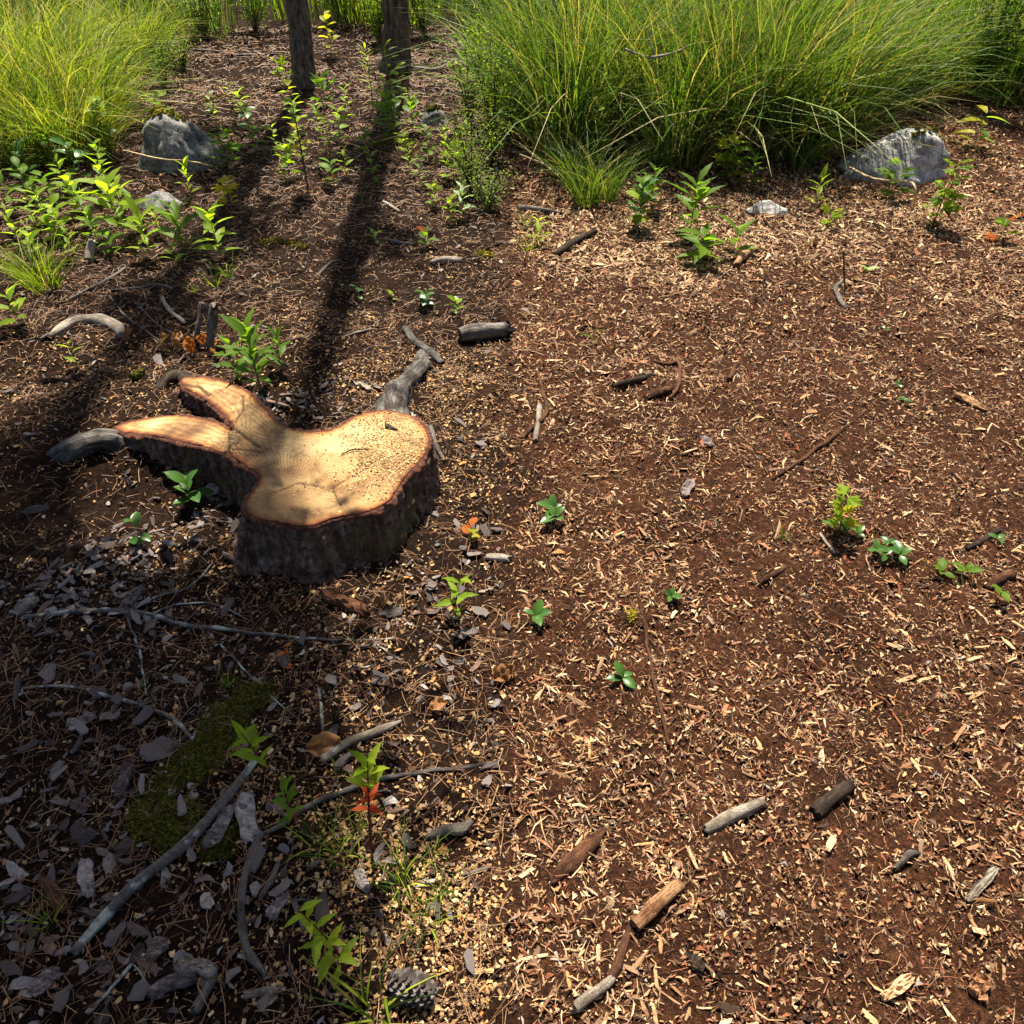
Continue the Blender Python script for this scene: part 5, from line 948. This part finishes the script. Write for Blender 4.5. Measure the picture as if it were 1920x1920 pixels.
for x, y, w, h, pal in ((-4.6, 9.0, 1.0, 1.3, FPALE), (-3.6, 9.4, 1.1, 1.2, FPALE + FG), (-2.7, 9.2, .9, 1.1, FG + FB), (-1.9, 9.6, 1.0, 1.3, FB), (-.9, 9.0, 1.0, 1.3, FB), (.1, 9.2, 1.0, 1.4, FG), (-5.6, 9.4, 1.1, 1.4, FB), (-1.3, 8.6, .5, .7, FB), (-.35, 8.3, .6, .8, FG), (-3.1, 8.8, .6, .7, FPALE), (4.6, 7.4, .9, 1.5, FG), (5.3, 6.6, .9, 1.4, FG), (3.4, 8.2, 1.0, 1.5, FB), (2.2, 8.4, 1.0, 1.5, FG)):
    row.append(bush('leafy shrub in the green thicket at the very back', 0, 0, w, h, 1700, .035, pal, xy=(x, y), name='thicket_shrub', group='shrubs of the back thicket'))
ordinal(row, 'leafy shrub in the green thicket at the very back, %s from the left')
# dead twig caught in the grass
p = at_z(1215, 300); base = Vector((p[0], p[1] - .1, 0)); 
def at_y(px, py, y): d = ray(px, py); t = y / d[1]; return np.array([d[0] * t, y, CAM_H + d[2] * t])
yb = G(1225, 300)[1] - .12; q = [at_y(1172, 92, yb), at_y(1215, 107, yb - .03), at_y(1250, 103, yb - .03), at_y(1280, 93, yb)]
V, F = tube(q, [.006, .009, .008, .005], 8, .12, 9, 8); o = thing('dead_twig', q[0], 'bare dead twig caught high in the tall grass', 'twig'); link('main_stem', mk_mesh('main_stem', V - q[0], F, m_pale, smooth=True), o)
q2 = [at_y(1230, 105, yb - .03), at_y(1218, 78, yb), at_y(1206, 50, yb)]; V, F = tube(q2, [.004, .003, .0015], 6, .1, 3, 6); link('side_twig', mk_mesh('side_twig', V - q[0], F, m_pale, smooth=True), o)
q2 = [at_y(1210, 58, yb), at_y(1225, 40, yb)]; V, F = tube(q2, [.002, .001], 6, .1, 3, 6); link('side_twig', mk_mesh('side_twig', V - q[0], F, m_pale, smooth=True), o)

# ------------------------------------------------------------------ the two trees, crowns shading the stump side; an unseen third added for dapple
def tree(label, px, py, dpx, h, lean, crown, seed, per_limb=42, lsize=.105):
    p = G(px, py); r0 = dpx / 2 / scale_at(p); r_ = np.random.default_rng(seed); root = thing('tree', p, label, 'tree')
    pts = [(0, 0, -.08), (0, 0, .03), (lean[0] * .15, lean[1] * .1, .22), (lean[0] * .5, lean[1] * .4, 1.2), (lean[0], lean[1], h * .5), (lean[0] * 1.3, lean[1] * 1.3, h)]
    V, F = tube(pts, [r0 * 1.7, r0 * 1.4, r0 * 1.05, r0 * .95, r0 * .75, r0 * .2], 26, .10, seed, 26, freq=7); link('trunk', mk_mesh('trunk', V, F, m_bark, smooth=True), root)
    lim = []; tips = []
    for (cx, cy, cz, cr, n) in crown:
        for _ in range(n):
            d = r_.normal(0, 1, 3); d /= np.linalg.norm(d); q = np.array([cx, cy, cz]) + d * cr * r_.uniform(.35, 1) * np.array([1, 1, .75]); t0 = min(h * .95, q[2] * r_.uniform(.72, .9)); b0 = np.array([lean[0] * t0 / h * 1.3, lean[1] * t0 / h * 1.3, t0])
            mid = (b0 + q) / 2 + np.array([0, 0, -.08]); V, F = tube([b0, mid, q], [.022, .014, .004], 6, .1, seed, 5, False); lim.append((V, F, np.zeros((len(V), 3)))); tips.append((b0, mid, q))
    V, F, _ = join(lim); link('limbs', mk_mesh('limbs', V, F, m_bark, smooth=True), root)
    def fn(rg, n):
        i = rg.integers(0, len(tips), n); A = np.array([t[0] for t in tips])[i]; M_ = np.array([t[1] for t in tips])[i]; B = np.array([t[2] for t in tips])[i]; t = rg.uniform(.72, 1.04, n)[:, None]
        return A * (1 - t) ** 2 + 2 * M_ * t * (1 - t) + B * t * t + rg.normal(0, .09, (n, 3))
    V, F, c = leaf_cloud(len(tips) * per_limb, fn, lsize, FG, seed, .1); link('crown', mk_mesh('crown', V, F, m_foliage, c), root); return root
def over(tx, ty, px, py, h):                       # tree-local place, at height h, whose shadow falls round (tx, ty)
    p = G(px, py); k = h / SDIR.z; return tx + SDIR.x * k - p.x, ty + SDIR.y * k - p.y, h
R1, R2 = (743, 132), (572, 160)
tree('right hand tree with dark furrowed bark and mossy foot', *R1, 46, 15, (.10, .1), [(*over(-.62, .65, *R1, 11.3), .45, 9), (*over(-.6, .2, *R1, 12.2), .55, 10), (*over(-.5, -.4, *R1, 13.2), .8, 18),
      (*over(-.95, 4.9, *R1, 3.9), .3, 5), (*over(-.55, 3.6, *R1, 6.2), .2, 3)], 3)
tree('left hand tree with a bent foot and dark bark', *R2, 41, 15, (.05, .3), [(*over(-1.05, .7, *R2, 10.6), .34, 6), (*over(-1.9, .8, *R2, 10.8), .7, 16), (*over(-1.3, .1, *R2, 12), .7, 14),
      (*over(-1.75, 4.9, *R2, 3.6), .4, 7), (*over(-1.5, 3.9, *R2, 5.3), .4, 6), (*over(-2.3, 5.6, *R2, 2.6), .3, 4), (*over(-1.55, 2.9, *R2, 7.2), .35, 5)], 4)
R3 = (-372, 580)  # unseen tree, added outside the left edge for its dappled shade
tree('unseen young leafy tree added left of view to dapple the forest foreground', *R3, 45, 5.2, (.3, 0), [(*over(-.9, 1.12, *R3, 2.7), .26, 9), (*over(-.62, .78, *R3, 3.0), .34, 13), (*over(-1.08, .72, *R3, 2.9), .30, 8), (*over(-.52, .38, *R3, 3.3), .36, 11), (*over(-.42, 1.12, *R3, 2.7), .2, 5), (*over(-.95, .3, *R3, 3.4), .34, 9), (*over(-.25, .75, *R3, 3.0), .16, 2), (*over(-1.7, 1.0, *R3, 3.0), .4, 9)], 6, 58, .07)
